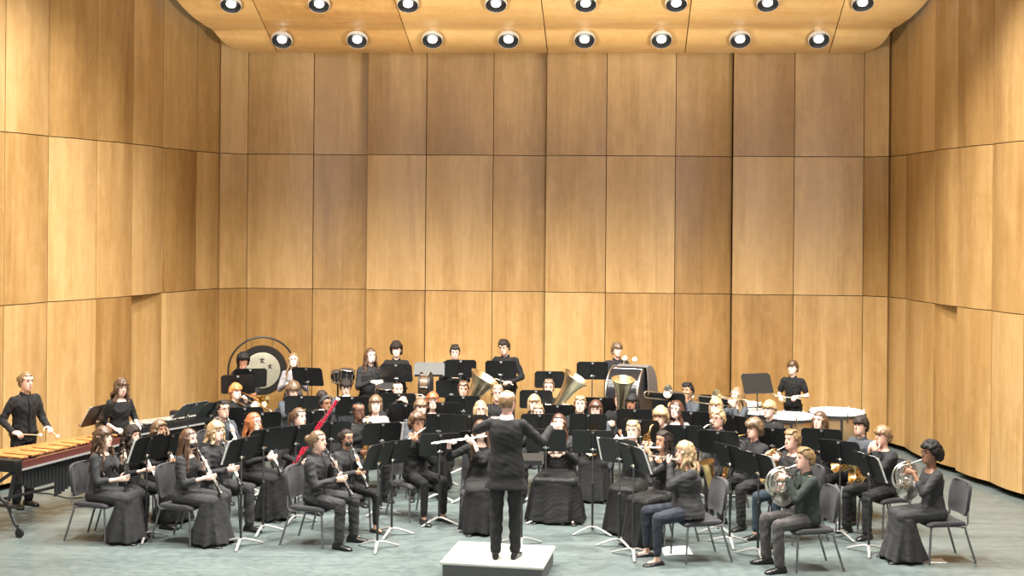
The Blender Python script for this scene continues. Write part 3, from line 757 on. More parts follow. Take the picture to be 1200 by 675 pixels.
# ---------------------------------------------------------------- where the hands go: {side: (grip point, finger direction, palm normal, elbow pole, curl)}
def clar_axis(c, rest=False):
    if rest: return c['M']+V(.02, .17, .10), nrm(V(.02, .10, -1)), .66
    return c['M']-V(0, .012, 0), nrm(V(.02, .56, -.83)), .66
def flute_axis(c):
    t = {'flute_boy': -.40}.get(c['key'], -.10)
    return c['M']-.05*nrm(V(.98, .16, t))+V(0, .012, -.004), nrm(V(.98, .16, t)), .67
def grips(g, c):
    M, s = c['M'], c['s']; z0 = c['neck'][2]
    dn = V(0, -.35, -1)
    if g in ('clarinet', 'clarinet_rest'):
        p, d, L = clar_axis(c, g == 'clarinet_rest')
        a, b = p+d*.24*s, p+d*(.43 if g == 'clarinet' else .50)*s
        return {-1: (a+V(-.012, 0, 0), V(.45, .8, .25), V(.9, -.3, 0), V(-.5, -.2, -1), .75), 1: (b+V(.012, 0, 0), V(-.45, .85, .1), V(-.9, -.3, 0), V(.45, -.3, -1), .75)}
    if g == 'flute':
        p, d, L = flute_axis(c); a, b = p+d*.20, p+d*.42
        return {-1: (a+V(0, .0, -.015), V(.75, .2, .55), V(.3, -.9, .2), V(-.35, .3, -1), .8), 1: (b+V(0, -.01, -.012), V(-.35, .85, .25), V(-.2, .15, -.9), V(.8, -.2, -.75), .7)}
    if g in ('alto', 'tenor', 'bassclar'):
        A = sax_path(c, g)
        a, b = A['lh'], A['rh']
        return {-1: (a+V(-.02, .0, 0), V(.5, .8, .1), V(.9, -.2, 0), V(-.5, -.2, -1), .8), 1: (b+V(.02, 0, 0), V(-.3, .9, -.1), V(-.9, -.2, 0), V(.5, -.4, -1), .8)}
    if g == 'horn':
        return {-1: (M+V(-.02, .19, -.12), V(.45, .8, .2), V(.8, -.3, -.3), V(-.5, -.1, -1), .7), 1: (M+V(.17, .12, -.28), V(-.1, .95, .1), V(-.9, 0, .1), V(.8, -.4, -.7), .5)}
    if g == 'chin':
        return {-1: (M+V(-.02, .05, -.05), V(.25, .2, .9), V(.5, -.8, 0), V(-.4, .1, -1), .9), 1: (M+V(.03, .06, -.07), V(-.25, .15, .9), V(-.5, -.8, 0), V(.4, .1, -1), .9)}
    if g == 'think':
        return {-1: (V(-.12, .34, z0-.36), V(.4, .9, 0), V(0, 0, -1), V(-.5, -.2, -1), .3), 1: (M+V(.01, .02, -.02), V(-.3, .1, .9), V(-.3, -.9, 0), V(.4, .1, -1), .9)}
    if g == 'trumpet':
        d = nrm(V(0, .98, -.12)); p = M+d*.25
        return {-1: (p+V(-.03, 0, -.03), V(.35, .7, .6), V(.9, 0, 0), V(-.5, .0, -1), .9), 1: (p+V(.03, -.02, .0), V(-.4, .8, .3), V(-.7, 0, -.6), V(.5, 0, -1), .8)}
    if g == 'trombone':
        return {-1: (M+V(-.05, .08, -.04), V(.2, .5, .85), V(.9, -.1, 0), V(-.5, .0, -1), .9), 1: (M+V(.02, .40, -.10), V(-.1, .95, .2), V(-.8, 0, -.3), V(.5, 0, -1), .6)}
    if g == 'tuba':
        return {-1: (V(-.20, .30, c['hip'][2]+.26), V(.3, .9, .2), V(.9, 0, 0), V(-.7, -.2, -.8), .7), 1: (V(.10, .33, c['hip'][2]+.30), V(-.6, .75, 0), V(-.4, -.4, -.8), V(.7, -.2, -.8), .7)}
    if g == 'bassoon':
        return {-1: (M+V(-.10, .22, -.10), V(.2, .9, .3), V(.8, -.3, 0), V(-.5, 0, -1), .8), 1: (M+V(.14, .14, -.50), V(-.3, .95, 0), V(-.8, -.2, 0), V(.5, -.4, -1), .8)}
    if g == 'custom':
        return {sd: (np.asarray(t[0], float), np.asarray(t[1], float), np.asarray(t[2], float), np.asarray(t[3], float), t[4]) for sd, t in c['hands'].items()}
    if g == 'sides':
        return {sd: (c['sh'][sd]+V(sd*.05, .08, -.62*s), V(0, .15, -1), V(-sd, 0, 0), V(sd*.4, -1, 0), .35) for sd in (-1, 1)}
    # resting: hands together in front of the chest or lap
    zl = c['hip'][2]+(.17 if g != 'front' else .30)
    yl = .28 if g != 'front' else .34
    return {sd: (V(sd*.05, yl, zl), V(-sd*.5, .85, -.05), V(-sd*.4, 0, -.9), V(sd*.6, -.3, -1), .45) for sd in (-1, 1)}
# ================================================================ furniture and instruments
PAD = mat('chair_fabric', (.040, .040, .045), .85, sheen=.12, bump=.3, scale=60, var=.15)
TUBE = mat('chair_tube', (.17, .17, .175), .35, metal=.6)
STANDM = mat('stand_enamel', (.010, .0105, .011), .42)
POLEM = mat('stand_pole', (.05, .05, .052), .35, metal=.5)
FOOTM = mat('stand_foot', (.50, .50, .49), .38, metal=.5)
CHROME = mat('chrome', (.82, .82, .80), .14, metal=1)
SILVER = mat('silver_plate', (.74, .71, .66), .3, metal=1)
BRASS = mat('lacquered_brass', (.83, .58, .25), .22, metal=1)
PALEB = mat('pale_brass', (.97, .84, .58), .29, metal=1)
EBONY = mat('ebony', (.012, .011, .011), .3)
REDW = mat('red_lacquer', (.50, .015, .05), .25, coat=.5)
IVORY = mat('ivory', (.8, .76, .68), .35)
PAPER = mat('paper', (.86, .86, .84), .7)
FELT = mat('white_felt', (.88, .87, .84), .95)
def proto(root):
    kids = [q for q in COL.objects if q.parent == root]
    KIDS[root.name] = kids
    for k in kids: proto(k)
    return root
CH = {}
def chair_proto():
    r = empty('stacking_chair')
    # seat pad: rounded, waterfall front
    mb = MB(); rs = []
    for y, w, zt, zb in ((-.205, .19, .452, .432), (-.20, .212, .464, .424), (-.12, .226, .470, .420), (.05, .232, .468, .420), (.17, .232, .466, .418), (.225, .226, .456, .412), (.245, .215, .440, .412), (.252, .20, .428, .416)):
        rs.append(np.array([(-w, y, zb), (-w-.006, y, (zb+zt)/2), (-w+.004, y, zt-.004), (-w+.03, y, zt), (0, y, zt-.006), (w-.03, y, zt), (w-.004, y, zt-.004), (w+.006, y, (zb+zt)/2), (w, y, zb), (0, y, zb)]))
    mb.rings(rs); mb.build('seat', PAD, r, fix=True)
    mb = MB(); rs = []
    for z, w, yo in ((.52, .165, -.222), (.525, .19, -.224), (.58, .212, -.228), (.68, .218, -.238), (.78, .216, -.254), (.85, .200, -.270), (.88, .170, -.277), (.888, .13, -.279)):
        ring = []
        for t in np.linspace(-1, 1, 9): ring.append((w*t, yo-.025+.03*t*t+.020, z))
        for t in np.linspace(1, -1, 9): ring.append((w*t, yo-.025+.03*t*t-.020, z))
        rs.append(np.array(ring))
    mb.rings(rs); mb.build('backrest', PAD, r, fix=True)
    for sx in (-1, 1):
        mb = MB(); mb.tube([(sx*.19, .19, .415), (sx*.214, .205, .405), (sx*.222, .215, .36), (sx*.232, .235, .0)], .0125, 8); mb.build('leg', TUBE, r)
        mb = MB(); mb.tube([(sx*.205, -.13, .412), (sx*.222, -.19, .40), (sx*.226, -.205, .34), (sx*.236, -.315, .0)], .0125, 8); mb.build('leg', TUBE, r)
        mb = MB(); mb.tube([(sx*.205, -.10, .412), (sx*.222, -.20, .415), (sx*.222, -.222, .45), (sx*.205, -.232, .56), (sx*.19, -.25, .64)], .0115, 8); mb.build('back_support', TUBE, r)
    mb = MB()
    for y in (-.13, .18): mb.tube([(-.205, y, .412), (.205, y, .412)], .010, 6)
    for x in (-.19, .19): mb.tube([(x, -.14, .412), (x, .19, .412)], .010, 6)
    mb.build('seat_frame', TUBE, r)
    return proto(r)
def chair_at(loc, rz, label):
    if 'p' not in CH: CH['p'] = o = chair_proto()
    else: o = copy_tree(CH['p'])
    o.location = tuple(loc); o.rotation_euler = (0, 0, rz)
    return tag(o, label, 'chair', 'padded stacking chairs of the band')
def chair_for(c):
    chair_at(l2w(c, V(0, -.01-c['cback'], 0)), c['rz'], 'black padded stacking chair under the '+c['short'])
# ---- music stand (front of the desk, the side with the music, faces +y; the player sits at +y)
ST = {}
def stand_proto(tilt, hgt, shiny=False):
    r = empty('music_stand')
    t = R(tilt); M = rotx(t)                               # desk leans back, away from the player
    zc = hgt
    c = V(0, -.02, zc)
    def D(p): return M@np.asarray(p, float)+c
    m = STANDM if not shiny else mat('stand_satin', (.12, .125, .125), .4)
    mb = MB(); w, h = .255, .16
    poly = [(-w+.03, -h), (w-.03, -h), (w, -h+.02), (w, h-.035), (w-.035, h), (-w+.035, h), (-w, h-.035), (-w, -h+.02)]
    vs = [D((x, yy, z)) for yy in (-.003, .003) for x, z in poly]; n = 8
    mb.add(vs, [tuple(range(n)), tuple(range(2*n-1, n-1, -1))]+[(i, n+i, n+(i+1) % n, (i+1) % n) for i in range(n)])
    dk_ = mb.build('desk', m, r, smooth=False, fix=True)
    mb = MB(); vs = [D(p) for p in ((-w+.02, -.003, -h), (w-.02, -.003, -h), (w-.02, .055, -h-.004), (-w+.02, .055, -h-.004), (-w+.02, -.003, -h-.005), (w-.02, -.003, -h-.005), (w-.02, .055, -h-.009), (-w+.02, .055, -h-.009))]
    mb.add(vs, [(0, 1, 2, 3), (7, 6, 5, 4), (0, 4, 5, 1), (1, 5, 6, 2), (2, 6, 7, 3), (3, 7, 4, 0)]); mb.build('music_ledge', m, dk_, smooth=False, fix=True)
    mb = MB(); mb.hull([D(p) for p in ((-.022, -.004, h-.01), (.022, -.004, h-.01), (-.022, -.004, -h+.01), (.022, -.004, -h+.01), (-.012, -.026, h-.03), (.012, -.026, h-.03), (-.015, -.03, -h+.03), (.015, -.03, -h+.03))])
    mb.build('spine', m, dk_, smooth=False)
    mb = MB(); k = D((0, -.035, -.085)); mb.sphere(k, (.020, .016, .020)); mb.tube([k+V(-.035, 0, 0), k+V(.035, 0, 0)], .010, 8); mb.build('tilt_knob', CHROME, r)
    pb = D((0, -.03, -.09))
    mb = MB(); mb.tube([(0, pb[1], .55), (0, pb[1], pb[2]+.005)], .0095, 10); mb.build('inner_tube', mat('steel_tube', (.16, .16, .16), .3, metal=.8), r)
    mb = MB(); mb.lathe([(.06, .014), (.58, .014), (.585, .0165), (.62, .0165), (.625, .011)], (0, pb[1], 0), n=12); mb.build('pole', POLEM, r)
    for k in range(3):
        a = R(90+120*k); d = V(math.cos(a), math.sin(a), 0); o = V(0, pb[1], 0)
        mb = MB(); mb.tube([o+V(0, 0, .085), o+d*.05+V(0, 0, .085), o+d*.14+V(0, 0, .058), o+d*.25+V(0, 0, .018), o+d*.275+V(0, 0, .012)], [.016, .019, .018, .015, .011], 8, up=V(0, 0, 1), flat=.75); mb.build('leg', FOOTM, r)
    return proto(r)
def stand(x, y, label, base=None, z=1.06, a=None, tilt=22, tgt=(0.0, 14.0), shiny=False, cat_group='black music stands'):
    if base:
        dx, dy = unroll(x, base); k = dy/CAMZ; z = CAMZ-unroll(x, y)[1]/k
        z = min(max(z, .92), 1.45)
    P = at_z(x, y, z)
    if a is None:
        dx, dy = tgt[0]-P[0], tgt[1]-P[1]
    else: dx, dy = math.sin(R(a)), -math.cos(R(a))
    # player looks along (dx,dy); the desk front points back at the player
    rz = math.atan2(dx, -dy)
    key = (tilt, round(z*25)/25, shiny)
    if key not in ST: ST[key] = o = stand_proto(tilt, key[1], shiny)
    else: o = copy_tree(ST[key])
    o.location = (P[0], P[1], 0); o.rotation_euler = (0, 0, rz)
    tag(o, label, 'music stand', cat_group)
    return o, P, rz, key[1], tilt
def sheet(st, label, off=.0, up=.0, w=.46, h=.31):
    o, P, rz, z, tilt = st
    r = empty('sheet_music', P*V(1, 1, 0)+V(0, 0, z), rz)
    M = rotx(R(tilt)); mb = MB(); vs = []
    n = 9
    for yy in (.0042, .0062):
        for i in range(n):
            t = -1+2*i/(n-1)
            for zz in (-h/2, h/2): vs.append(M@V(off+t*w/2, yy+.006*abs(math.sin(t*PI)), zz+up)+V(0, -.02, 0))
    fs = []
    for i in range(n-1):
        p = 2*i; q = 2*n+2*i; fs += [(p, p+1, p+3, p+2), (q, q+2, q+3, q+1), (p, p+2, q+2, q), (p+1, q+1, q+3, p+3)]
    fs += [(0, 2*n, 2*n+1, 1), (2*n-2, 2*n-1, 4*n-1, 4*n-2)]
    mb.add(vs, fs); COL.objects.unlink(r); bpy.data.objects.remove(r)
    s_ = mb.build('sheet_music', PAPER, None, fix=True); s_.location = (P[0], P[1], z); s_.rotation_euler = (0, 0, rz)
    return tag(s_, label, 'sheet music', 'sheet music on the stands')
# ---- instruments are built in the player's own coordinates
class Inst:
    def __init__(s, c, name, center, label, cat, group=None):
        s.c0 = np.asarray(center, float); s.r = empty(name, l2w(c, s.c0), c['rz']); tag(s.r, label, cat, group)
    def part(s, name, mb, m, parent=None, **k):
        mb.xf(lambda v: v-s.c0); return mb.build(name, m, parent or s.r, **k)
def arc(c, r, a0, a1, u, v, n=12):
    return [np.asarray(c, float)+r*(math.cos(R(a0+(a1-a0)*i/(n-1)))*np.asarray(u)+math.sin(R(a0+(a1-a0)*i/(n-1)))*np.asarray(v)) for i in range(n)]
def keys(p, d, t0, t1, n, r, out, sc=1.0):
    mb = MB(); x = nrm(np.cross(d, out)); rnd = random.Random(3)
    for i in range(n):
        q = p+d*(t0+(t1-t0)*i/(n-1))+out*r
        mb.lathe([(-.002, .0085*sc), (.003, .0085*sc), (.004, .004*sc)], q, out, 8)
    for sx in (-1, 1):
        mb.tube([p+d*t0+out*r*.7+x*sx*r*1.0, p+d*t1+out*r*.7+x*sx*r*1.0], .0028*sc, 5)
    for i in range(5):
        q = p+d*(t0+(t1-t0)*(i+.5)/5)+x*r*(1.4 if i % 2 else -1.4)+out*.4*r
        mb.tube([q-d*.02, q+d*.02], .004*sc, 5)
    return mb
def clarinet(label, rest=False, name='clarinet'):
    def f(c):
        p, d, L = clar_axis(c, rest); L = L*c['s']
        I = Inst(c, name, p+d*L*.5, label, 'clarinet', 'clarinets')
        mb = MB(); mb.lathe([(-.01, .004), (.03, .009), (.07, .012), (.075, .0145), (.09, .0145), (.15, .013), (.152, .0145), (.2, .0135), (.36, .0135), (.362, .016), (.375, .016), (.377, .014), (L-.10, .0145)], p, d, 14); I.part('body', mb, EBONY)
        mb = MB(); mb.lathe([(L-.10, .017), (L-.07, .018), (L-.03, .026), (L, .040), (L, .036), (L-.03, .021)], p, d, 18); I.part('bell', mb, EBONY)
        out = nrm(V(0, .83, .56)) if not rest else V(0, 1, .1)
        I.part('keywork', keys(p, d, .16, L-.12, 11, .015, out, 1.15), SILVER)
        mb = MB()
        for t in (.075, .152, .368, L-.10): mb.lathe([(t-.004, .0165), (t+.004, .0165)], p, d, 14)
        I.part('ring', mb, SILVER)
    return f
def flute(label):
    def f(c):
        p, d, L = flute_axis(c)
        I = Inst(c, 'flute', p+d*L*.5, label, 'flute', 'flutes')
        mb = MB(); mb.lathe([(-.03, .0105), (-.028, .0115), (.2, .0115), (.2, .013), (.22, .013), (.22, .0112), (L, .0112)], p, d, 12); I.part('body', mb, SILVER)
        mb = MB(); mb.sphere(p+d*.05+V(0, -.004, .004), (.026, .014, .008)); I.part('lip_plate', mb, SILVER)
        I.part('keywork', keys(p, d, .26, L-.03, 14, .0125, nrm(V(0, .6, .8)), .8), SILVER)
    return f
def sax_path(c, g):
    M = c['M']
    k = {'alto': 1.0, 'tenor': 1.28, 'bassclar': 1.15}[g]
    P = [M+V(0, -.015, 0), M+V(0, .05, .006), M+V(.0, .11*k, .0), M+V(.012, .145*k, -.03), M+V(.022, .16*k, -.08*k), M+V(.07*k, .20*k, -.34*k), M+V(.10*k, .225*k, -.50*k), M+V(.112*k, .245*k, -.565*k), M+V(.12*k, .29*k, -.585*k), M+V(.125*k, .335*k, -.555*k), M+V(.125*k, .36*k, -.48*k), M+V(.12*k, .39*k, -.36*k), M+V(.118*k, .42*k, -.27*k)]
    if g == 'bassclar':
        P = [M+V(0, -.015, 0), M+V(0, .05, .006), M+V(.0, .12, .0), M+V(.012, .16, -.03), M+V(.02, .17, -.08), M+V(.03, .19, -.34), M+V(.04, .22, -.62), M+V(.045, .24, -.72), M+V(.05, .28, -.75), M+V(.05, .32, -.71), M+V(.05, .35, -.62)]
    return dict(P=P, lh=P[4]*.55+P[5]*.45+V(0, .01, 0), rh=P[5]*.35+P[6]*.65+V(0, .01, 0), k=k)
def sax(g, label, m=None, cat='saxophone'):
    m = m or BRASS
    def f(c):
        A = sax_path(c, g); P, k = A['P'], A['k']
        I = Inst(c, {'alto': 'alto_saxophone', 'tenor': 'tenor_saxophone', 'bassclar': 'bass_clarinet'}[g], P[5], label, cat, 'saxophones' if g != 'bassclar' else None)
        mb = MB(); mb.tube(P[:2], [.008, .012], 10); I.part('mouthpiece', mb, EBONY)
        mb = MB(); mb.tube(P[1:5], [.0085, .010, .012, .013], 10); I.part('neck', mb, m)
        nb = len(P)-3
        mb = MB(); mb.tube(P[4:nb+1], list(np.linspace(.015, .040*k, nb-3)) if g != 'bassclar' else [.016]*(nb-3), 12); I.part('body_tube', mb, m if g != 'bassclar' else SILVER)
        mb = MB(); d = nrm(P[-1]-P[-2]); mb.tube(P[nb:]+[P[-1]+d*.035], [.040*k, .048*k, .062*k, .078*k] if g != 'bassclar' else [.02, .034, .055, .075], 18); I.part('bell', mb, m)
        out = nrm(V(.1, .95, .2)); d = P[6]-P[4]; L = np.linalg.norm(d); d = d/L
        I.part('keywork', keys(P[4], d, .03, L, 10, .030*k if g != 'bassclar' else .018, out, 1.9*k), m if g != 'bassclar' else SILVER)
    return f
def horn(label, m=None, rest=False):
    m = m or BRASS
    def f(c):
        M = c['M']
        cc = M+V(.04, .20, -.175) if not rest else V(.02, .36, c['lap']+.16)
        n_ = nrm(V(1, .25, .1)) if not rest else nrm(V(.35, 1, .15))
        u = nrm(np.cross(V(0, 0, 1), n_)); v = np.cross(n_, u)
        I = Inst(c, 'french_horn', cc, label, 'horn', 'french horns')
        mb = MB()
        for i, (r, o, t) in enumerate(((.152, .0, .0085), (.136, .016, .0075), (.120, -.016, .0075), (.100, .018, .007), (.082, -.012, .007), (.146, -.032, .008))):
            mb.tube([p for p in arc(cc+n_*o+v*.006*(i-2)+u*.004*(2-i), r, 0, 360, u, v, 29)[:-1]], t, 7, loop=True)
        for i in range(4): mb.tube([cc+u*(-.11+.06*i)-n_*.03+v*.09, cc+u*(-.09+.06*i)-n_*.03-v*.10, cc+u*(-.07+.06*i)-n_*.03-v*.10, cc+u*(-.07+.06*i)-n_*.03+v*.06], .006, 6)
        I.part('coiled_tubing', mb, m)
        mb = MB()
        for i in range(3):
            q = cc+u*(-.035+.035*i)-n_*.01; mb.lathe([(-.03, .016), (.03, .016), (.032, .010), (.045, .010)], q, -n_, 12)
            e = q+v*(.07-.14*(i % 2)); mb.tube([q+n_*.02, e+n_*.02, e-n_*.005, q-n_*.005], .007, 6)
        for i in range(4): mb.tube([cc+u*(-.05+.03*i)+v*.05-n_*.035, cc+u*(-.055+.03*i)+v*.13-n_*.04], .005, 5)
        I.part('valve_cluster', mb, m)
        bd = nrm(V(.75, -.6, -.2)) if not rest else nrm(V(.3, -.9, .25))
        if rest: bd = nrm(n_*1.0+V(0, 0, .1))
        p = cc+n_*.03-v*.165-u*.035
        if rest: p = cc+n_*.01-v*.06+u*.05
        mb = MB(); prof = [(-.08, .018), (0, .026), (.09, .042), (.15, .062), (.185, .092), (.20, .128), (.202, .130), (.198, .124), (.182, .088), (.15, .056), (.06, .032)]
        mb.lathe(prof, p-bd*.02 if not rest else p-bd*.10, bd, 26, caps=False); I.part('bell', mb, m)
        if not rest:
            mb = MB(); mb.tube([M+V(0, .0, 0), M+V(0, .07, -.02), M+V(.0, .18, -.06), cc+v*.13-u*.06], [.009, .005, .006, .0075], 8); I.part('mouthpipe', mb, SILVER)
    return f
def trumpet(label, m=None, d0=(0, .98, -.12)):
    m = m or BRASS
    def f(c):
        M = c['M']; d = nrm(V(*d0)); up = V(0, 0, 1); up = nrm(up-d*np.dot(up, d)); sd = np.cross(d, up)
        I = Inst(c, 'trumpet', M+d*.25, label, 'trumpet', 'trumpets')
        mb = MB(); mb.lathe([(0, .013), (.01, .012), (.02, .006), (.08, .006)], M, d, 12); I.part('mouthpiece', mb, SILVER)
        mb = MB(); p = M; q = -up*.10
        mb.tube([p+d*.05, p+d*.34]+[p+d*(.34+.05*math.sin(t))-up*(.05-.05*math.cos(t)) for t in np.linspace(.2, PI-.2, 7)]+[p+d*.34+q, p+d*.12+q], .0075, 8); I.part('tubing', mb, m)
        mb = MB(); mb.lathe([(.10, .0075), (.30, .009), (.40, .014), (.45, .024), (.48, .042), (.492, .062), (.494, .062), (.488, .054), (.46, .026), (.40, .011)], p+up*.012+sd*.018-up*.05, d, 22, caps=False); I.part('bell', mb, m)
        for i in range(3):
            mb = MB(); mb.lathe([(-.10, .012), (.03, .012), (.03, .005), (.06, .005), (.06, .011), (.064, .011)], p+d*(.19+.03*i)+sd*.004-up*.02, up, 12); I.part('valve', mb, m)
    return f
def trombone(label, m=None, yaw=0.0, pitch=-.16):
    m = m or BRASS
    def f(c):
        M = c['M']; d = nrm(V(math.sin(yaw), .97, pitch)); s_ = nrm(V(-1, 0, .25)); s_ = nrm(s_-d*np.dot(d, s_))
        I = Inst(c, 'trombone', M+d*.3, label, 'trombone', 'trombones')
        mb = MB(); mb.lathe([(0, .014), (.012, .013), (.03, .007), (.09, .007)], M, d, 12); I.part('mouthpiece', mb, SILVER)
        lo = nrm(V(.0, 0, -1)-d*np.dot(V(0, 0, -1), d))
        mb = MB(); mb.tube([M+d*.07, M+d*.74]+[M+d*(.74+.05*math.sin(t))+lo*(.05-.05*math.cos(t)) for t in np.linspace(.2, PI-.2, 7)]+[M+d*.74+lo*.10, M+d*.09+lo*.10], .0082, 8)
        mb.tube([M+d*.30, M+d*.30+lo*.10], .006, 6); I.part('slide', mb, SILVER)
        b = M+s_*.12
        mb = MB(); mb.tube([M+d*.09+lo*.10, M+lo*.09-d*.10]+[M-d*(.18+.06*math.sin(t))+s_*(.06-.06*math.cos(t))+lo*(.09*(1-t/PI)) for t in np.linspace(.1, PI-.1, 9)]+[b-d*.05], .0095, 8); I.part('bell_bow', mb, m)
        mb = MB(); mb.lathe([(-.10, .0095), (.10, .0125), (.25, .020), (.34, .034), (.40, .060), (.43, .105), (.432, .106), (.425, .096), (.39, .048), (.30, .022)], b, d, 24, caps=False); I.part('bell', mb, m)
    return f
def tuba(label, tilt=26, m=None, off=(-.10, .26), L=.86, back=8, sc=1.0, name='tuba'):
    """bell rises from the lap towards the player's left"""
    m = m or PALEB
    def f(c):
        base = V(off[0]*-.6, off[1], c['lap']+.05)
        ax = nrm(rotx(R(-back))@(roty(R(-tilt))@V(0, 0, 1)))
        lat = -nrm(np.cross(V(0, 1, 0), ax)); fw = -np.cross(ax, lat)
        I = Inst(c, name, base, label, 'tuba' if name == 'tuba' else 'euphonium', 'tubas')
        r = sc
        mb = MB(); mb.lathe([(0, .062*r), (.2, .070*r), (.42, .084*r), (.58, .102*r), (.70, .130*r), (.79, .172*r), (.845, .212*r), (.86, .216*r), (.862, .214*r), (.835, .198*r), (.78, .155*r), (.68, .112*r), (.5, .08*r)], base, ax*L/.86, 32, caps=False); I.part('bell', mb, m)
        mb = MB()
        b0 = base; w = .30*r
        loop = [b0+ax*.02, b0-ax*.05*r-lat*-.03]+[b0+lat*(w/2-w/2*math.cos(t))-ax*(.05*r+.10*r*math.sin(t)) for t in np.linspace(.2, PI-.2, 8)]+[b0+lat*w+ax*.05, b0+lat*w+ax*.30*r]+[b0+lat*(w-.07*r+.07*r*math.cos(t))+ax*(.34*r+.07*r*math.sin(t)) for t in np.linspace(.2, PI-.2, 7)]+[b0+lat*(w-.14*r)+ax*.25*r, b0+lat*(w-.14*r)+ax*.08]
        mb.tube(loop, list(np.linspace(.060, .030, len(loop))*r), 12); I.part('body_bow', mb, m)
        mb = MB()
        for i in range(4):
            o = b0+lat*(.10+.035*i)*r+ax*.16+fw*.075
            mb.tube([o+lat*.00+ax*(.12*r), o-ax*.12*r, o-ax*.14*r+lat*.015, o-ax*.12*r+lat*.03, o+ax*.10*r+lat*.03], .010, 7)
        mb.tube([b0+lat*.05+ax*.40*r+fw*.08, b0+lat*.16*r+ax*.46*r+fw*.08, b0+lat*.26*r+ax*.40*r+fw*.07, b0+lat*.28*r+ax*.2*r+fw*.07], .012, 8)
        I.part('branch_tubing', mb, m)
        for i in range(3):
            mb = MB(); mb.lathe([(-.08, .016), (.08, .016), (.08, .006), (.11, .006), (.112, .013), (.117, .013)], b0+lat*(.08+.045*i)+ax*.16+fw*.10, ax, 12); I.part('valve', mb, SILVER)
        mb = MB(); M = c['M']; mb.tube([M, M+V(0, .04, -.02), b0*.4+M*.6+V(.03, .06, 0), b0+ax*.38*r+lat*.10], [.018, .008, .009, .011], 8); I.part('leadpipe', mb, SILVER)
    return f
# ---- short names for the grips used above
# ================================================================ percussion, podium and other things
ROSE = mat('rosewood_bar', (.55, .23, .075), .35, var=.25, scale=8); ALUB = mat('silver_bar', (.80, .80, .78), .3, metal=.7)
GUN = mat('gunmetal', (.055, .057, .06), .35, metal=.6); RAIL = mat('maroon_rail', (.10, .03, .025), .4)
COPPER = mat('timpani_copper', (.62, .40, .22), .28, metal=.75); HEADM = mat('drum_head', (.84, .83, .80), .5)
RUBBER = mat('rubber', (.015, .015, .015), .7)
def bar_instrument(name, A, B, label, cat, barm, w0=.95, w1=.42, z=.88, nb=30, d_res=True, tubes=GUN, rail=None):
    rail = rail or RAIL
    A, B = A*V(1, 1, 0), B*V(1, 1, 0); u = nrm(B-A); L = np.linalg.norm(B-A); rz = math.atan2(u[1], u[0])
    r = empty(name, A, rz); tag(r, label, cat)
    def wd(x): return w0+(w1-w0)*x/L
    acc = [0, 1, None, 2, 3, 4, None]
    pitch = L/nb
    for i in range(nb):
        x = pitch*(i+.5); w = wd(x); mb = MB(); y1 = w*.98; y0 = w*.46
        mb.box((x, (y0+y1)/2, z+.0), (pitch*.80, y1-y0, .022), bev=.004); mb.build('tone_bar', barm, r)
        if acc[i % 7] is not None and i < nb-1:
            mb = MB(); y0 = w*.03; y1 = w*.53; mb.box((x+pitch*.5, (y0+y1)/2, z+.034), (pitch*.76, y1-y0, .022), bev=.004); mb.build('tone_bar', barm, r)
    for yf, zz in ((.10, .012), (.40, .012), (.58, -.022), (.90, -.022)):
        mb = MB(); mb.tube([(-.02, wd(0)*yf, z+zz-.012), (L+.02, wd(L)*yf, z+zz-.012)], .012, 6); mb.build('bar_support', rail, r)
    mb = MB(); mb.hull([(x, y+o, zz) for x, y in ((-.04, -.035), (L+.02, -.035)) for o in (0, .03) for zz in (z-.075, z+.005)]); mb.build('front_rail', rail, r, smooth=False)
    mb = MB(); mb.hull([(x, y, zz) for x in (-.04, L+.02) for y in (-.048, -.034) for zz in (z-.10, z-.078)]); mb.build('edge_strip', ALUB, r, smooth=False)
    mb = MB(); mb.hull([(x, wd(x)+o, zz) for x in (0, L) for o in (0, .03) for zz in (z-.10, z-.02)]); mb.build('rear_rail', rail, r, smooth=False)
    if d_res:
        for i in range(nb):
            x = pitch*(i+.5); t = x/L
            ln = .20+.04*i if i < 3 else (.30 if t < .32 else max(.14, .50-(t-.32)*.55))
            mb = MB(); mb.tube([(x, .03, z-.06), (x, .03, z-.06-ln)], pitch*.40, 10); mb.build('resonator', tubes, r)
    for x, w, sg in ((-.09, w0, -1), (L+.07, w1, 1)):
        mb = MB(); mb.box((x, w/2, z-.035), (.12, w+.10, .15), bev=.02); mb.build('end_panel', BLK, r)
        mb = MB()
        for (ya, yb) in ((.06, w*.75), (w*.75, .06)):
            mb.tube([(x, ya, z-.12), (x, yb, .34)], .022, 8)
        mb.tube([(x, .02, z-.12), (x, .10, .42)], .022, 8); mb.tube([(x, w-.02, z-.12), (x, w-.10, .42)], .022, 8)
        mb.tube([(x, .0, .36), (x, w, .36)], .02, 8)
        for yy, oy in ((.04, -.06), (w-.04, .06)): mb.tube([(x, yy+(.1 if yy < w/2 else -.1), .40), (x, yy+oy, .12)], .02, 8)
        mb.build('leg_frame', GUN, r)
        for yy in (-.03, w+.03):
            mb = MB(); mb.tube([(x, yy, .15), (x, yy, .10), (x, yy-.03, .055)], .014, 8); mb.lathe([(-.014, .03), (-.014, .055), (.014, .055), (.014, .03)], (x, yy-.03, .055), (1, 0, 0), 18); mb.lathe([(-.017, .022), (.017, .022)], (x, yy-.03, .055), (1, 0, 0), 12); mb.build('caster', RUBBER, r)
    mb = MB(); mb.tube([(-.09, w0*.5, .36), (L+.07, w1*.5, .36)], .02, 8); mb.build('cross_brace', GUN, r)
    return r
bar_instrument('marimba', at_z(25, 544, .85), at_z(141, 515, .85), 'long wooden marimba with orange bars at the left edge', 'marimba', ROSE)
bar_instrument('vibraphone', at_z(160, 502, .88), at_z(236, 489, .88), 'silver barred vibraphone behind the curly haired clarinetists', 'vibraphone', ALUB, .62, .36, nb=22, rail=BLK)
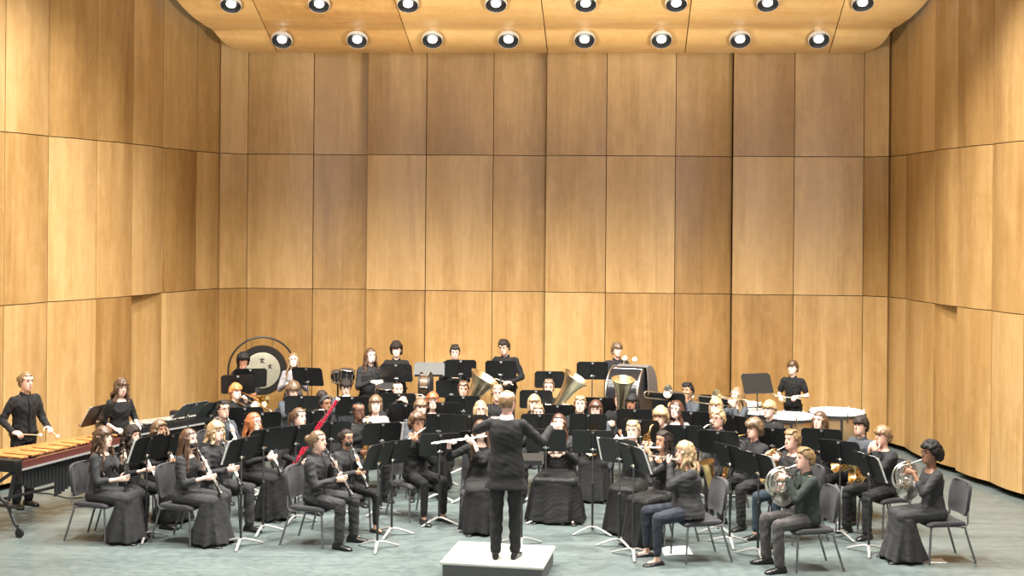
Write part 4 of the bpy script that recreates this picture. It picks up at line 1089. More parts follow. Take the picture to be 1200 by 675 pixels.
bar_instrument('xylophone', at_z(248, 484, .92), at_z(268, 476, .92), 'small wooden barred xylophone behind a tilted music stand', 'xylophone', ROSE, .55, .34, z=.92, nb=16)
# ---- gong
P = at_depth(307, 434, 21.7); r = empty('gong', (P[0], P[1], 0), R(14)); tag(r, 'large round gong with dark rim and pale centre', 'gong')
GD = mat('gong_dark', (.02, .018, .016), .4, metal=.4); GP = mat('gong_pale', (.34, .32, .25), .45, metal=.35, var=.25, scale=6)
zc = P[2]
mb = MB(); mb.lathe([(-.0, .30), (.012, .31), (.012, .40), (-.03, .425), (-.06, .42), (-.05, .40), (-.012, .385), (-.012, .30)], (0, 0, zc), (0, -1, 0), 48, caps=False); mb.build('rim', GD, r)
mb = MB(); mb.lathe([(-.01, .30), (.012, .305), (.016, .29), (.022, .20), (.03, .05), (.031, .002)], (0, 0, zc), (0, -1, 0), 48); mb.build('face', GP, r)
def stroke(mb, pts, w, c):
    for a, b in zip(pts[:-1], pts[1:]):
        a, b = np.array(a), np.array(b); d = (b-a)/np.linalg.norm(b-a); q = np.array([-d[1], d[0]])*w
        mb.hull([(c[0]+p[0], yy, c[1]+p[1]) for p in (a+q, a-q, b+q*.6, b-q*.6) for yy in (-.036, -.024)])
mb = MB()
for c, s_ in (((.0, zc+.17), 1.0), ((.13, zc+.07), .8), ((.0, zc-.20), .9)):
    stroke(mb, [(-.04*s_, .02*s_), (.04*s_, .025*s_)], .005, c); stroke(mb, [(0, .05*s_), (-.005, .0), (-.035*s_, -.045*s_)], .005, c); stroke(mb, [(.0, .0), (.04*s_, -.045*s_)], .005, c); stroke(mb, [(-.005, -.02*s_), (.008, -.04*s_)], .004, c)
mb.build('symbols', GD, r, smooth=False)
mb = MB(); mb.tube([(0, .03, 0)+V(.56*math.cos(R(t)), 0, zc+.56*math.sin(R(t))) for t in np.linspace(-35, 215, 36)], .017, 10)
for sx in (-1, 1):
    e = V(sx*.56*math.cos(R(35)), .03, zc-.56*math.sin(R(35))); mb.tube([e, (sx*.50, .03, .40), (sx*.50, .03, .06)], .017, 8); mb.tube([(sx*.50, -.33, .03), (sx*.50, .03, .07), (sx*.50, .36, .03)], .02, 8)
mb.tube([(-.50, .03, .3), (.50, .03, .3)], .015, 8); mb.build('hoop_stand', BLK, r)
mb = MB()
for sx in (-1, 1): mb.tube([(sx*.17, .0, zc+.36), (sx*.18, .03, zc+.53)], .004, 5)
mb.build('cord', RUBBER, r)
# ---- drums
def drum(name, c, rz, ax, rad, dep, label, shell, cat='drum', stand_legs=True, lugs=8, hoop=None, hm=None):
    r = empty(name, (c[0], c[1], 0), rz); tag(r, label, cat); o = V(0, 0, c[2]); ax = nrm(ax); x, y, d = frame(ax)
    mb = MB(); mb.lathe([(-dep/2, rad*.97), (-dep/2, rad), (dep/2, rad), (dep/2, rad*.97)], o, d, 40); mb.build('shell', shell, r)
    for sg, nm in ((1, 'drum_head'), (-1, 'drum_head')):
        mb = MB(); mb.lathe([(dep/2*1.0, rad*1.002), (dep/2+.012, rad*.99), (dep/2+.013, .002)], o, d*sg, 40); mb.build(nm, hm or HEADM, r)
        mb = MB(); mb.tube([o+d*sg*(dep/2-.005)+(rad+.012)*(math.cos(t)*x+math.sin(t)*y) for t in np.arange(40)*2*PI/40], .013, 8, loop=True); mb.build('hoop', hoop or CHROME, r)
    for i in range(lugs):
        t = 2*PI*i/lugs; p = o+(rad+.014)*(math.cos(t)*x+math.sin(t)*y)
        mb = MB(); mb.tube([p-d*dep*.46, p+d*dep*.46], .006, 6); mb.tube([p-d*.04, p+d*.04], .014, 8); mb.build('lug', CHROME, r)
    if stand_legs:
        mb = MB(); zb = c[2]-(rad if abs(ax[2]) < .5 else dep/2)
        for i in range(3):
            t = R(90+120*i); mb.tube([(0, 0, zb*.55), (.34*math.cos(t), .34*math.sin(t), .012)], .012, 8)
        mb.tube([(0, 0, zb*.45), (0, 0, zb-.04)], .016, 8); 
        for i in range(3):
            t = R(30+120*i); q = rad*.8; mb.tube([(0, 0, zb-.05), (q*math.cos(t), q*math.sin(t), zb-.012 if abs(ax[2]) > .5 else zb+.05)], .009, 6)
        mb.build('stand_frame', GUN, r)
    return r
BSH = mat('drum_black_gloss', (.014, .014, .016), .22, spec=.35); MAPLE = mat('drum_maple', (.085, .05, .025), .35); BHEAD = mat('black_drum_head', (.03, .03, .032), .45)
drum('concert_tom', at_depth(406, 441, 20.6), R(10), (.1, -.05, 1), .11, .22, 'small black tom drum with chrome lugs by the back wall', BSH, lugs=8, hm=BHEAD)
drum('concert_tom', at_depth(396, 441, 20.9), R(10), (-.1, -.05, 1), .09, .18, 'smallest black tom drum, left of its larger pair', BSH, lugs=6, hm=BHEAD)
drum('floor_drum', at_depth(499, 452, 20.6), R(0), (1, -.12, .0), .20, .16, 'upright drum with pale hoop under the grey table stand', MAPLE, lugs=6, hoop=BLK, hm=BHEAD)
drum('snare_drum', at_depth(455, 458, 20.3), R(0), (0, -.15, 1), .18, .15, 'black snare drum before the long haired percussionist', BSH, lugs=8, hm=BHEAD)
bd = drum('bass_drum', at_depth(738, 463, 20.2), R(0), (1, -.42, .0), .44, .52, 'large glossy black concert bass drum with chrome hoops', BSH, 'bass drum', lugs=10, hoop=SILVER, hm=BHEAD)
c = at_depth(738, 463, 20.2)
r = empty('drum_cover', (c[0], c[1], c[2])); bpy.data.objects.remove(r)
mb = MB(); ax = nrm(V(1, -.42, 0)); sd = nrm(np.cross(V(0, 0, 1), ax)); rs_o, rs_i = [], []
aa = np.linspace(-16, 80, 19)
def cover_ring(t, rad, drop=0):
    return np.array([ax*t+sd*rad*math.sin(R(q))+V(0, 0, rad*math.cos(R(q))-drop) for q in aa])
outer = [cover_ring(-.18, .486), cover_ring(.1, .487), cover_ring(.30, .488), cover_ring(.315, .478), cover_ring(.33, .46, .08), cover_ring(.34, .45, .25), cover_ring(.345, .46, .40)]
inner = [cover_ring(-.18, .480), cover_ring(.1, .481), cover_ring(.292, .480), cover_ring(.304, .468), cover_ring(.318, .455, .08), cover_ring(.328, .445, .25), cover_ring(.333, .455, .40)]
n = len(aa); vs = np.concatenate(outer+inner); m = len(outer); fs = []
for i in range(m-1):
    for j in range(n-1):
        p = i*n+j; fs.append((p, p+1, p+n+1, p+n)); q = m*n+p; fs.append((q, q+n, q+n+1, q+1))
for j in range(n-1):
    fs.append((j, m*n+j, m*n+j+1, j+1)); p = (m-1)*n+j; fs.append((p, p+1, m*n+p+1, m*n+p))
for i in range(m-1):
    p = i*n; fs.append((p, p+n, m*n+p+n, m*n+p)); p = i*n+n-1; fs.append((p, m*n+p, m*n+p+n, p+n))
mb.add(vs, fs); o = mb.build('drum_cover', mat('cover_cloth', (.13, .12, .115), .6, bump=.3, scale=10), None, fix=True); o.location = tuple(c); tag(o, 'grey cloth cover draped over the bass drum', 'drum cover')
def timpano(x, y, wpx, label, z=.93):
    P = at_z(x, y, z); k = F/P[1]; rad = wpx/k/2
    r = empty('timpani_drum', (P[0], P[1], 0), math.atan2(-(-P[0]), 6)); tag(r, label, 'timpani', 'timpani')
    mb = MB(); mb.lathe([(0, .02), (.02, rad*.35), (.10, rad*.70), (.22, rad*.92), (.36, rad*.985), (z-.36-.03, rad)], (0, 0, .36), (0, 0, 1), 36); mb.build('bowl', COPPER, r)
    mb = MB(); mb.lathe([(z-.035, rad*1.03), (z-.01, rad*1.03), (z, rad*1.0), (z+.002, .003)], (0, 0, 0), (0, 0, 1), 40); mb.build('drum_head', HEADM, r)
    mb = MB(); mb.lathe([(z-.075, rad*1.02), (z-.075, rad*1.055), (z-.028, rad*1.055), (z-.028, rad*1.02)], (0, 0, 0), (0, 0, 1), 40, caps=False); mb.build('hoop', GUN, r)
    for i in range(8):
        t = 2*PI*i/8+.2; q = V(rad*1.06*math.cos(t), rad*1.06*math.sin(t), 0)
        mb = MB(); mb.tube([q+V(0, 0, z+.02), q+V(0, 0, z-.13)], .008, 6); mb.tube([q+V(-.02, 0, z+.02), q+V(.02, 0, z+.02)], .006, 6); mb.build('tension_screw', CHROME, r)
    for i in range(4):
        t = 2*PI*(i+.5)/4; q = V(math.cos(t), math.sin(t), 0)
        mb = MB(); mb.tube([q*rad*1.04+V(0, 0, z-.08), q*rad*1.04+V(0, 0, .45), q*rad*.8+V(0, 0, .26), q*.14+V(0, 0, .16)], .018, 8); mb.build('strut', GUN, r)
    mb = MB()
    for i in range(4):
        t = 2*PI*(i+.5)/4; q = V(math.cos(t), math.sin(t), 0); mb.tube([(0, 0, .14), q*rad*.75+V(0, 0, .05)], .024, 8); mb.sphere(q*rad*.75+V(0, 0, .045), .042)
    mb.lathe([(.10, .12), (.20, .10)], n=16); mb.build('base_frame', GUN, r)
    mb = MB(); mb.box((0, -rad*.8, .10), (.10, .24, .02), rotx(.35), bev=.005); mb.build('pedal', GUN, r)
timpano(981, 481, 63, 'largest timpani drum, rightmost beside the shell wall')
timpano(926, 486, 57, 'timpani drum directly before the timpanist in short sleeves')
timpano(887, 481, 42, 'timpani drum left of the timpanist, partly hidden by players')
timpano(872, 472, 38, 'smallest timpani drum, under the angled music stand')
# ---- podium
pc = [at_z(*q, .2) for q in ((535.3, 634.5), (649.7, 639.3), (638.3, 666), (517.7, 657.8))]
pm = sum(pc)/4; fr_ = (pc[2]-pc[3]+pc[1]-pc[0])/2; prz = math.atan2(fr_[1], fr_[0])
PW = np.linalg.norm(fr_); PD = np.linalg.norm((pc[0]-pc[3]+pc[1]-pc[2])/2)
r = empty('podium', (pm[0], pm[1], 0), prz); tag(r, 'low white topped conductor podium with dark sides', 'podium')
PT = mat('podium_top', (.52, .52, .485), .6, var=.08, scale=5); PS = mat('podium_side', (.10, .105, .105), .75)
mb = MB(); mb.box((0, 0, .185), (PW, PD, .03), bev=.006); mb.build('platform_top', PT, r)
mb = MB(); mb.box((0, 0, .09), (PW-.045, PD-.045, .16)); mb.build('skirting_box', PS, r, smooth=False)
for sx in (-1, 1):
    for sy in (-1, 1):
        mb = MB(); mb.lathe([(0, .03), (.012, .03)], (sx*(PW/2-.08), sy*(PD/2-.08), 0), n=14); mb.build('foot', RUBBER, r)
# ---- cable and white patches on the floor
CABLE = mat('cable', (.015, .015, .016), .5)
pts = [at_z(x, y, .008) for x, y in ((33, 577), (45, 577.5), (58, 578.5), (68, 581), (78, 583.5), (89, 583.5), (104, 582), (120, 579))]
mb = MB(); mb.tube(pts, .008, 6); tag(mb.build('floor_cable', CABLE, None), 'black cable lying on the floor behind the marimba', 'cable')
def floor_patch(q, label):
    p = [at_z(x, y, .0) for x, y in q]; mb = MB(); mb.hull([(a[0], a[1], z) for a in p for z in (.001, .004)]); tag(mb.build('white_patch', PAPER, None, smooth=False), label, 'paper')  # thin white patch on the floor, same material as the sheet music
floor_patch(((1079, 655.5), (1103, 654.5), (1110, 660), (1079, 660)), 'white patch on the floor under the rightmost chair')
floor_patch(((776, 641), (806, 640), (812, 650), (778, 651)), 'white patch on the floor under the flutist in leggings')
# ---- mallets
def mallet(c, G, d, L, hr, hm, label, sm=None, back=.10, name='mallet', group=None, hl=1.0):
    d = nrm(d); G = np.asarray(G, float); I = Inst(c, name, G, label, 'mallet' if name == 'mallet' else name.replace('_', ' '), group)
    mb = MB(); mb.tube([G-d*back, G+d*L], [.0062, .0055], 8); I.part('shaft', mb, sm or mat('birch', (.72, .58, .38), .5))
    if hr:
        mb = MB(); x, y, z = frame(d); M = np.stack([x, y, z], 1); mb.sphere(G+d*L, (hr, hr, hr*hl), SPHL, M); I.part('head', mb, hm)
# ================================================================ the band
def mal(specs):
    def f(c):
        for (G, d, L, hr, hm, lab, kw) in specs: mallet(c, G, d, L, hr, hm, lab, **kw)
    return f
BLUE = mat('blue_yarn', (.12, .33, .62), .9)
GB = 'musicians of the band'
def p(key, label, short, x, y, **k): person(key, label, short, x, y, group=GB, **k)
UP = V(0, 0, 1)
# ---------------- conductor and standing percussion
p('conductor', 'conductor in black suit seen from behind, arms spread, on the podium', 'conductor', 594, 471, pose='stand', a=172, h=1.80, base=.2, skin='rosy', hair=('buzz', 'sandy'), top='suit', topc='soft', bottom='trousers', botc='soft', hy=.35, vox=.011,
  grip='custom', hands={1: ((.50, .34, 1.37), (.7, .6, .3), (-.3, .2, -.9), (.4, -.4, -1), .35), -1: ((-.16, .47, 1.37), (.4, .8, .3), (.3, .2, -.9), (-1, -.25, -.35), .35)}, lean=.0)
def h2(l, r, f=.9, dz=-.15, pole=.5): return {-1: (l, (.25, f, dz), (.3, 0, -.95), (-pole, -.3, -1), .85), 1: (r, (-.25, f, dz), (-.3, 0, -.95), (pole, -.3, -1), .85)}
p('marimba_player', 'standing marimba player in black shirt with tied up blond hair', 'marimba player', 30, 447, pose='stand', a=55, h=1.78, skin='fair', hair=('bun', 'sandy'), grip='custom', hands=h2((-.14, .36, 1.03), (.26, .26, 1.01)), hp=.1, vox=.011,
  inst=mal([((-.14, .36, 1.03), (.30, .9, -.12), .34, .022, FELT, 'white tipped mallet in the far hand of the marimba player', {}), ((.26, .26, 1.01), (-.25, .95, .03), .36, .022, FELT, 'white tipped mallet in the near hand of the marimba player', {})]))
p('vibes_player', 'standing girl with long wavy brown hair at the vibraphone', 'girl at the vibraphone', 141, 453, pose='stand', a=42, h=1.64, fem=True, hair=('longcurl', 'brown'), skin='pale', top='tee', sleeve='elbow', grip='custom', hands=h2((-.14, .30, .98), (.14, .32, .96)), hp=.25, collar=False, drop=.32,
  inst=mal([((-.14, .30, .98), (.3, .8, -.3), .26, .026, BLUE, 'blue headed mallet, right one at the vibraphone', {}), ((.14, .32, .96), (-.1, .9, -.2), .24, .026, BLUE, 'blue headed mallet, left one at the vibraphone', {})]))
p('gong_player', 'person with short dark locks standing by the gong, hand at chin', 'person by the gong', 285, 423, pose='stand', a=22, h=1.66, skin='brown', hair=('curly', 'black'), top='shirt', topc='black', grip='think', fem=True, drop=.02)
p('bells_player', 'standing girl with long light hair in front of the gong edge', 'light haired girl by the gong', 344, 422, pose='stand', a=8, h=1.66, fem=True, skin='pale', hair=('straight', 'sandy'), top='dress', topc='lilac', sleeve='long', grip='front', drop=.26, collar=False)
p('longhair_man', 'standing man with long dark hair and goatee in black shirt', 'long haired man with goatee', 434, 417, pose='stand', a=30, h=1.74, skin='pale', hair=('straight', 'brown'), grip='front', drop=.2, topc='soft')
p('mophead', 'standing boy with round mop of dark curls behind a music stand', 'boy with mop of dark curls', 464.5, 410, pose='stand', a=5, h=1.74, skin='pale', hair=('curly', 'dark'), grip='front')
p('stand_boy', 'standing boy with short dark hair half hidden by a music stand', 'short haired standing boy', 533, 412, pose='stand', a=5, h=1.70, skin='pale', hair=('short', 'dark'), grip='front', hp=.25)
p('tall_man', 'tallest standing player in black shirt holding a pale stick', 'tall standing percussionist', 592, 406, pose='stand', a=-22, h=1.82, wd=1.1, skin='fair', hair=('short', 'dark'), grip='custom', hands={1: ((.22, .30, 1.04), (-.5, .7, .2), (-.4, 0, -.9), (.5, -.3, -1), .9), -1: ((-.16, .30, 1.10), (.4, .8, .1), (.3, 0, -.9), (-.6, -.4, -1), .85)}, hp=.35,
  inst=mal([((-.16, .30, 1.10), (.85, .35, .32), .40, 0, FELT, 'long pale stick in the hand of the tall percussionist', dict(name='drum_stick', sm=mat('pale_stick', (.80, .68, .48), .45)))]))
p('drum_player', 'standing bass drummer with shaggy hair in dark jacket', 'bass drummer', 723, 410, pose='stand', a=18, h=1.76, skin='fair', hair=('fringe', 'light'), top='suit', grip='custom', hands=h2((-.16, .36, 1.37), (.04, .40, 1.37), .5, .4), topc='soft',
  inst=mal([((.04, .40, 1.39), (-.1, .3, 1), .14, .045, FELT, 'fluffy white bass drum mallet, left one over the drum', dict(name='mallet')), ((-.16, .36, 1.39), (-.15, .3, 1), .11, .045, FELT, 'fluffy white bass drum mallet, right one over the drum', {})]))
p('timpanist', 'standing timpanist in black short sleeved shirt holding two sticks', 'timpanist in short sleeves', 929, 431, pose='stand', a=-28, h=1.60, wd=.85, skin='pale', hair=('fringe', 'brown'), top='shirt', sleeve='short', grip='custom', hands=h2((-.10, .25, 1.02), (.12, .27, 1.0)), hy=.15, vox=.011,
  inst=mal([((-.10, .25, 1.02), (.9, .45, .1), .30, .018, FELT, 'timpani stick in the nearer hand of the timpanist', {}), ((.12, .27, 1.0), (.55, .5, .45), .36, .018, FELT, 'timpani stick pointing up to the left from the timpanist', {})]))
# ---------------- back row
p('trombone_orange', 'seated trombonist with bright orange hair by the gong', 'orange haired trombonist', 276, 459, hair=('fringe', 'orange'), skin='pale', a=48, grip='trombone', inst=trombone('brass trombone played by the orange haired player'))
p('trumpet_grey', 'seated player in grey jacket with wavy hair below the gong girl', 'wavy haired player in grey jacket', 343, 457, hair=('curly', 'light'), skin='pale', a=25, top='suit', topc='slate', grip='trumpet', hp=.25, inst=trumpet('brass trumpet held by the player in grey jacket'))
p('fringe_boy', 'seated boy with dark fringe under the small tom drums', 'boy below the tom drums', 405, 453, hair=('fringe', 'dark'), skin='pale', a=12, grip='trumpet', glasses=True, hp=.2, topc='slate', inst=trumpet('brass trumpet of the boy below the tom drums'))
p('cropped_boy', 'seated boy with cropped hair in front of the snare drum', 'crop haired trumpeter', 466, 457, hair=('buzz', 'dark'), skin='fair', a=20, grip='trumpet', inst=trumpet('silver trumpet pointing right from the crop haired boy', SILVER, (-.85, .5, .05)))
p('tuba_boy', 'seated boy with brown hair beside the leftmost tuba', 'brown haired tuba player', 543, 456, hair=('short', 'brown'), skin='rosy', a=3, grip='tuba', hp=.1, inst=tuba('large pale brass tuba left of the conductor, bell leaning right', 30, off=(-.17, .28), L=1.06, sc=1.12))
p('glasses_blond', 'seated blond player with glasses just left of the conductor head', 'blond player with glasses near conductor', 583, 461, hair=('short', 'blond'), skin='rosy', a=2, glasses=True, grip='front')
p('tuba_man', 'seated tuba player with glasses right of the conductor', 'tuba player with glasses', 643, 454, hair=('short', 'light'), skin='pale', a=-2, glasses=True, grip='tuba', inst=tuba('pale brass tuba right of the conductor, bell leaning right', 33, off=(-.06, .26), L=1.0))
p('fair_man', 'seated broad faced fair player right of the second tuba', 'broad faced fair player', 680, 474, hair=('short', 'sandy'), skin='pale', a=-5, wd=1.15, grip='front')
p('bob_girl', 'seated player with brown bob and glasses, horn on lap', 'brown bobbed player with glasses', 698, 480, hair=('bob', 'auburn'), skin='pale', a=-8, glasses=True, fem=True, top='sweater', topc='slate', bottom='skirt', botc='black', grip='front', collar=False, inst=horn('brass horn in the lap of the bobbed player', rest=True))
p('euph_player', 'seated player half hidden behind the rightmost tuba', 'player behind the rightmost tuba', 726, 470, h=1.58, hair=('short', 'auburn'), skin='rosy', a=-10, grip='tuba', inst=tuba('pale brass tuba below the bass drummer, bell facing up', 4, off=(.05, .26), L=.80, sc=.80, back=14))
p('dark_woman', 'seated dark skinned woman with black hair before the bass drum', 'woman before the bass drum', 741, 473, h=1.8, hair=('bob', 'black'), skin='brown', a=-25, fem=True, grip='front', collar=False, top='tee', sleeve='long')
p('trombone_boy', 'seated trombonist with short black hair in slate shirt', 'trombonist in slate shirt', 806, 458, hair=('short', 'black'), skin='tan', a=-38, topc='slate', grip='trombone', inst=trombone('bright silver trombone of the boy in slate shirt', SILVER, .35, .16))
p('trombone_girl', 'seated trombonist with long blond hair before the timpani', 'long haired blond trombonist', 864, 463, hair=('straight', 'sandy'), skin='pale', a=-52, fem=True, top='tee', topc='slate', sleeve='long', collar=False, grip='trombone', drop=.22, inst=trombone('pale trombone of the long haired blond girl', PALEB, .1, .15))
# ---------------- middle rows
p('ponytail_bassoon', 'seated bassoonist with long wavy ponytail and black headband', 'bassoonist with wavy ponytail', 350, 489, hair=('ponytail', 'brown'), skin='pale', a=62, fem=True, top='tee', sleeve='long', bottom='trousers', collar=False, grip='bassoon')
p('puff_girl', 'seated dark skinned girl with hair puff and grey headband', 'girl with hair puff', 381, 474, hair=('puff', 'dark'), skin='brown', a=45, fem=True, grip='front', collar=False, top='tee', sleeve='long')
p('grey_top', 'seated fair girl in pale grey top with pinned light hair', 'girl in pale grey top', 440, 474, hair=('bob', 'light'), skin='pale', a=12, fem=True, top='tee', topc='lilac', sleeve='long', collar=False, grip='front', scoop=True)
p('sax_man', 'seated heavy dark skinned man with glasses playing a horn', 'heavy man with glasses', 420, 482, hair=('buzz', 'black'), skin='dark', a=40, wd=1.35, glasses=True, top='shirt', topc='black', grip='alto', vox=.012, inst=sax('alto', 'brass saxophone of the heavy man with glasses'))
p('pageboy', 'seated boy with brown fringe behind the curly haired flutist', 'boy with brown fringe', 493, 478, hair=('fringe', 'light'), skin='pale', a=15, grip='front', topc='slate')
p('ginger_glasses', 'seated person with reddish bob and glasses behind the fringed boy', 'reddish bobbed person with glasses', 507, 470, hair=('bob', 'red'), skin='pale', a=8, fem=True, glasses=True, grip='front', bottom='skirt', collar=False, top='tee', sleeve='long')
p('blond_sax', 'seated girl with long blond hair and saxophone left of conductor', 'long blond girl left of conductor', 563, 480, hair=('straight', 'blond'), skin='pale', a=6, fem=True, glasses=True, top='tee', sleeve='long', collar=False, grip='alto', drop=.18, inst=sax('alto', 'brass saxophone of the long blond girl'))
p('blond_clarinet', 'seated blond player right of the conductor head holding a clarinet', 'blond player right of conductor', 626, 473, hair=('bob', 'blond'), skin='pale', a=0, fem=True, grip='clarinet', top='tee', sleeve='long', collar=False, inst=clarinet('black clarinet of the blond player right of the conductor'))
p('low_brown', 'seated person with brown hair peeking over a stand below the blond player', 'brown haired person peeking over stand', 631, 484, hair=('short', 'sandy'), skin='pale', a=-2, h=1.6, fem=True, grip='front', collar=False, top='tee', sleeve='long')
p('auburn_back', 'seated girl with straight auburn hair behind the curly blond saxophonist', 'girl with straight auburn hair', 793, 480, hair=('straight', 'auburn'), skin='pale', a=-35, fem=True, grip='front', top='tee', topc='lilac', sleeve='long', collar=False, drop=.2)
p('headband_blond', 'seated blond person behind the blond man with glasses', 'blond person behind man with glasses', 839, 477, hair=('bob', 'blond'), skin='pale', a=-30, fem=True, grip='front', collar=False, top='tee', sleeve='long')
p('blond_fringe', 'seated boy with blond fringe in front of the timpani', 'boy with blond fringe', 902, 480, hair=('fringe', 'blond'), skin='pale', a=-48, grip='front')
p('timpani_girl', 'seated girl with long dark hair in front of the largest timpani', 'long dark haired girl', 961, 493, hair=('straight', 'brown'), skin='pale', a=-45, fem=True, grip='front', top='tee', sleeve='short', collar=False, drop=.2)
# ---------------- left block
p('curly_girl', 'seated girl with big brown curls behind the second music stand', 'girl with big brown curls', 187, 504, h=1.5, hair=('bigcurl', 'light'), skin='tan', a=52, fem=True, top='dress', sleeve='long', collar=False, grip='clarinet', bottom='skirt', drop=.16, inst=clarinet('black clarinet of the girl with big brown curls'))
p('darkcurl_clarinet', 'seated clarinetist with dark curls in second place from the left', 'dark curled clarinetist', 155, 511, h=1.57, hair=('bigcurl', 'dark'), skin='fair', a=66, fem=True, top='dress', sleeve='three', collar=False, grip='clarinet', bottom='trousers', drop=.2, inst=clarinet('black clarinet of the dark curled clarinetist'))
p('far_left', 'leftmost seated woman in long black dress holding a clarinet upright', 'leftmost woman in long dress', 121, 513, hair=('longcurl', 'brown'), skin='pale', a=74, fem=True, top='dress', topc='charcoal', botc='charcoal', sleeve='three', collar=False, grip='clarinet_rest', bottom='skirt', drop=.36, vox=.011, inst=clarinet('black clarinet held upright by the leftmost woman', True))
p('mask_long', 'seated clarinetist with black mask and long straight dark hair', 'masked long haired clarinetist', 221, 515, hair=('straight', 'brown'), skin='pale', a=70, fem=True, top='dress', topc='charcoal', botc='charcoal', sleeve='three', collar=False, grip='clarinet', bottom='skirt', mask=True, drop=.32, vox=.011, inst=clarinet('silver keyed clarinet of the masked long haired woman'))
p('blond_wave', 'seated clarinetist with chin length wavy blond hair in black shirt', 'wavy blond clarinetist', 253, 506, hair=('wavy', 'blond'), skin='pale', a=55, top='shirt', topc='charcoal', botc='charcoal', grip='clarinet', vox=.011, inst=clarinet('black clarinet of the wavy blond clarinetist'))
p('slick_glasses', 'seated boy with glasses and swept dark hair, dark shirt', 'boy with glasses and swept hair', 261, 480, hair=('slick', 'dark'), skin='fair', a=48, glasses=True, topc='slate', grip='clarinet', inst=clarinet('black clarinet of the boy with swept hair'))
p('redhead', 'seated clarinetist with long straight red hair and glasses', 'red haired clarinetist', 297, 495, hair=('straight', 'red'), skin='pale', a=62, fem=True, top='dress', sleeve='long', collar=False, glasses=True, grip='clarinet', bottom='skirt', drop=.2, vox=.011, inst=clarinet('black clarinet of the red haired girl'))
p('pulled_back', 'seated front row clarinetist with tied back brown hair and dress shoes', 'clarinetist with tied back hair', 372, 517, hair=('bun', 'light'), skin='fair', a=72, top='shirt', topc='charcoal', botc='charcoal', grip='clarinet', vox=.011, inst=clarinet('black clarinet of the front man with tied back hair'))
p('mask_bun', 'seated clarinetist with black mask, glasses and low bun', 'masked clarinetist with bun', 406, 514, h=1.54, hair=('bun', 'dark'), skin='tan', a=48, fem=True, mask=True, glasses=True, top='shirt', topc='charcoal', bottom='leggings', botc='black', grip='clarinet', vox=.011, inst=clarinet('black clarinet of the masked woman with bun'))
p('flute_boy', 'seated flutist with big brown curls facing the audience', 'curly haired flutist', 489, 497, hair=('afro', 'brown'), skin='tan', a=38, glasses=True, top='untucked', sleeve='long', grip='flute', bottom='jeans', botc='black', spread=.06, hy=.15, vox=.011, inst=flute('silver flute of the curly haired boy'))
p('hidden_flute', 'seated flutist in long skirt mostly hidden behind the conductor', 'flutist hidden behind conductor', 563, 504, hair=('straight', 'brown'), skin='pale', a=4, fem=True, top='dress', sleeve='three', bottom='skirt', collar=False, grip='flute', inst=flute('silver flute beside the conductor left arm'))
# ---------------- right block
p('auburn_front', 'seated woman with auburn hair in long satin skirt right of conductor', 'auburn woman in satin skirt', 655, 496, hair=('straight', 'auburn'), skin='pale', a=-8, fem=True, wd=1.25, top='sweater', topc='satin', botc='satin', bottom='skirt', collar=False, grip='front', drop=.2, spread=.14, vox=.011)
p('blond_flute', 'seated flutist with pinned blond hair in long black dress', 'blond flutist in long dress', 742, 505, hair=('short', 'blond'), skin='pale', a=-22, fem=True, top='dress', topc='satin', botc='satin', sleeve='three', bottom='skirt', collar=False, grip='flute', scoop=True, vox=.011, inst=flute('silver flute of the blond woman in long dress'))
p('braids_flute', 'seated flutist with dark braids in long black dress', 'flutist with dark braids', 778, 517, hair=('braids', 'dark'), skin='tan', a=-55, fem=True, top='dress', topc='satin', botc='satin', sleeve='three', bottom='skirt', collar=False, grip='flute', scoop=True, drop=.12, vox=.011, inst=flute('silver flute of the woman with dark braids'))
p('sweater_flute', 'seated front flutist with long blond hair, dark sweater and leggings', 'flutist in sweater and leggings', 803, 531, hair=('longcurl', 'blond'), skin='rosy', a=-76, fem=True, wd=1.3, top='sweater', topc='charcoal', bottom='leggings', botc='navy', collar=False, grip='flute', drop=.26, cback=.12, vox=.011, inst=flute('silver flute of the woman in sweater and leggings'))
p('curly_sax', 'seated tenor saxophonist with curly blond hair in dark suit', 'curly blond saxophonist', 774, 489, hair=('curly', 'blond'), skin='fair', a=-30, top='suit', grip='tenor', inst=sax('tenor', 'gold tenor saxophone of the curly blond boy'))
p('glasses_sax', 'seated man with blond hair and glasses playing a bass clarinet', 'blond man with glasses and grey suit', 842, 491, hair=('short', 'blond'), skin='rosy', a=-50, glasses=True, top='suit', topc='charcoal', wd=1.12, grip='bassclar', inst=sax('bassclar', 'pale metal bass clarinet of the blond man in glasses', SILVER, 'bass clarinet'))
p('suit_sax', 'seated saxophonist in black suit with tousled light brown hair', 'saxophonist in black suit', 884, 503, hair=('curly', 'light'), skin='rosy', a=-58, top='suit', topc='soft', botc='soft', grip='tenor', vox=.011, inst=sax('tenor', 'gold saxophone with bright bell of the boy in suit'))
p('jeans_horn', 'seated horn player in blue jeans with sandy hair', 'horn player in jeans', 929, 516, hair=('short', 'sandy'), skin='rosy', a=-62, top='sweater', topc='soft', bottom='jeans', botc='denim', collar=False, grip='horn', vox=.011, inst=horn('brass french horn of the player in jeans'))
p('blazer_horn', 'seated front horn player in dark blazer and grey trousers', 'horn player in dark blazer', 944, 538, hair=('short', 'sandy'), skin='rosy', a=-80, top='suit', topc='olive', bottom='trousers', botc='grey', grip='horn', vox=.011, inst=horn('silver french horn of the player in dark blazer', SILVER))
p('dark_boy', 'seated dark haired boy in open collared dark shirt near right wall', 'dark haired boy in open collar', 1009, 499, hair=('fringe', 'dark'), skin='fair', a=-55, topc='slate', grip='front', inst=horn('brass horn on the lap of the dark haired boy', rest=True))
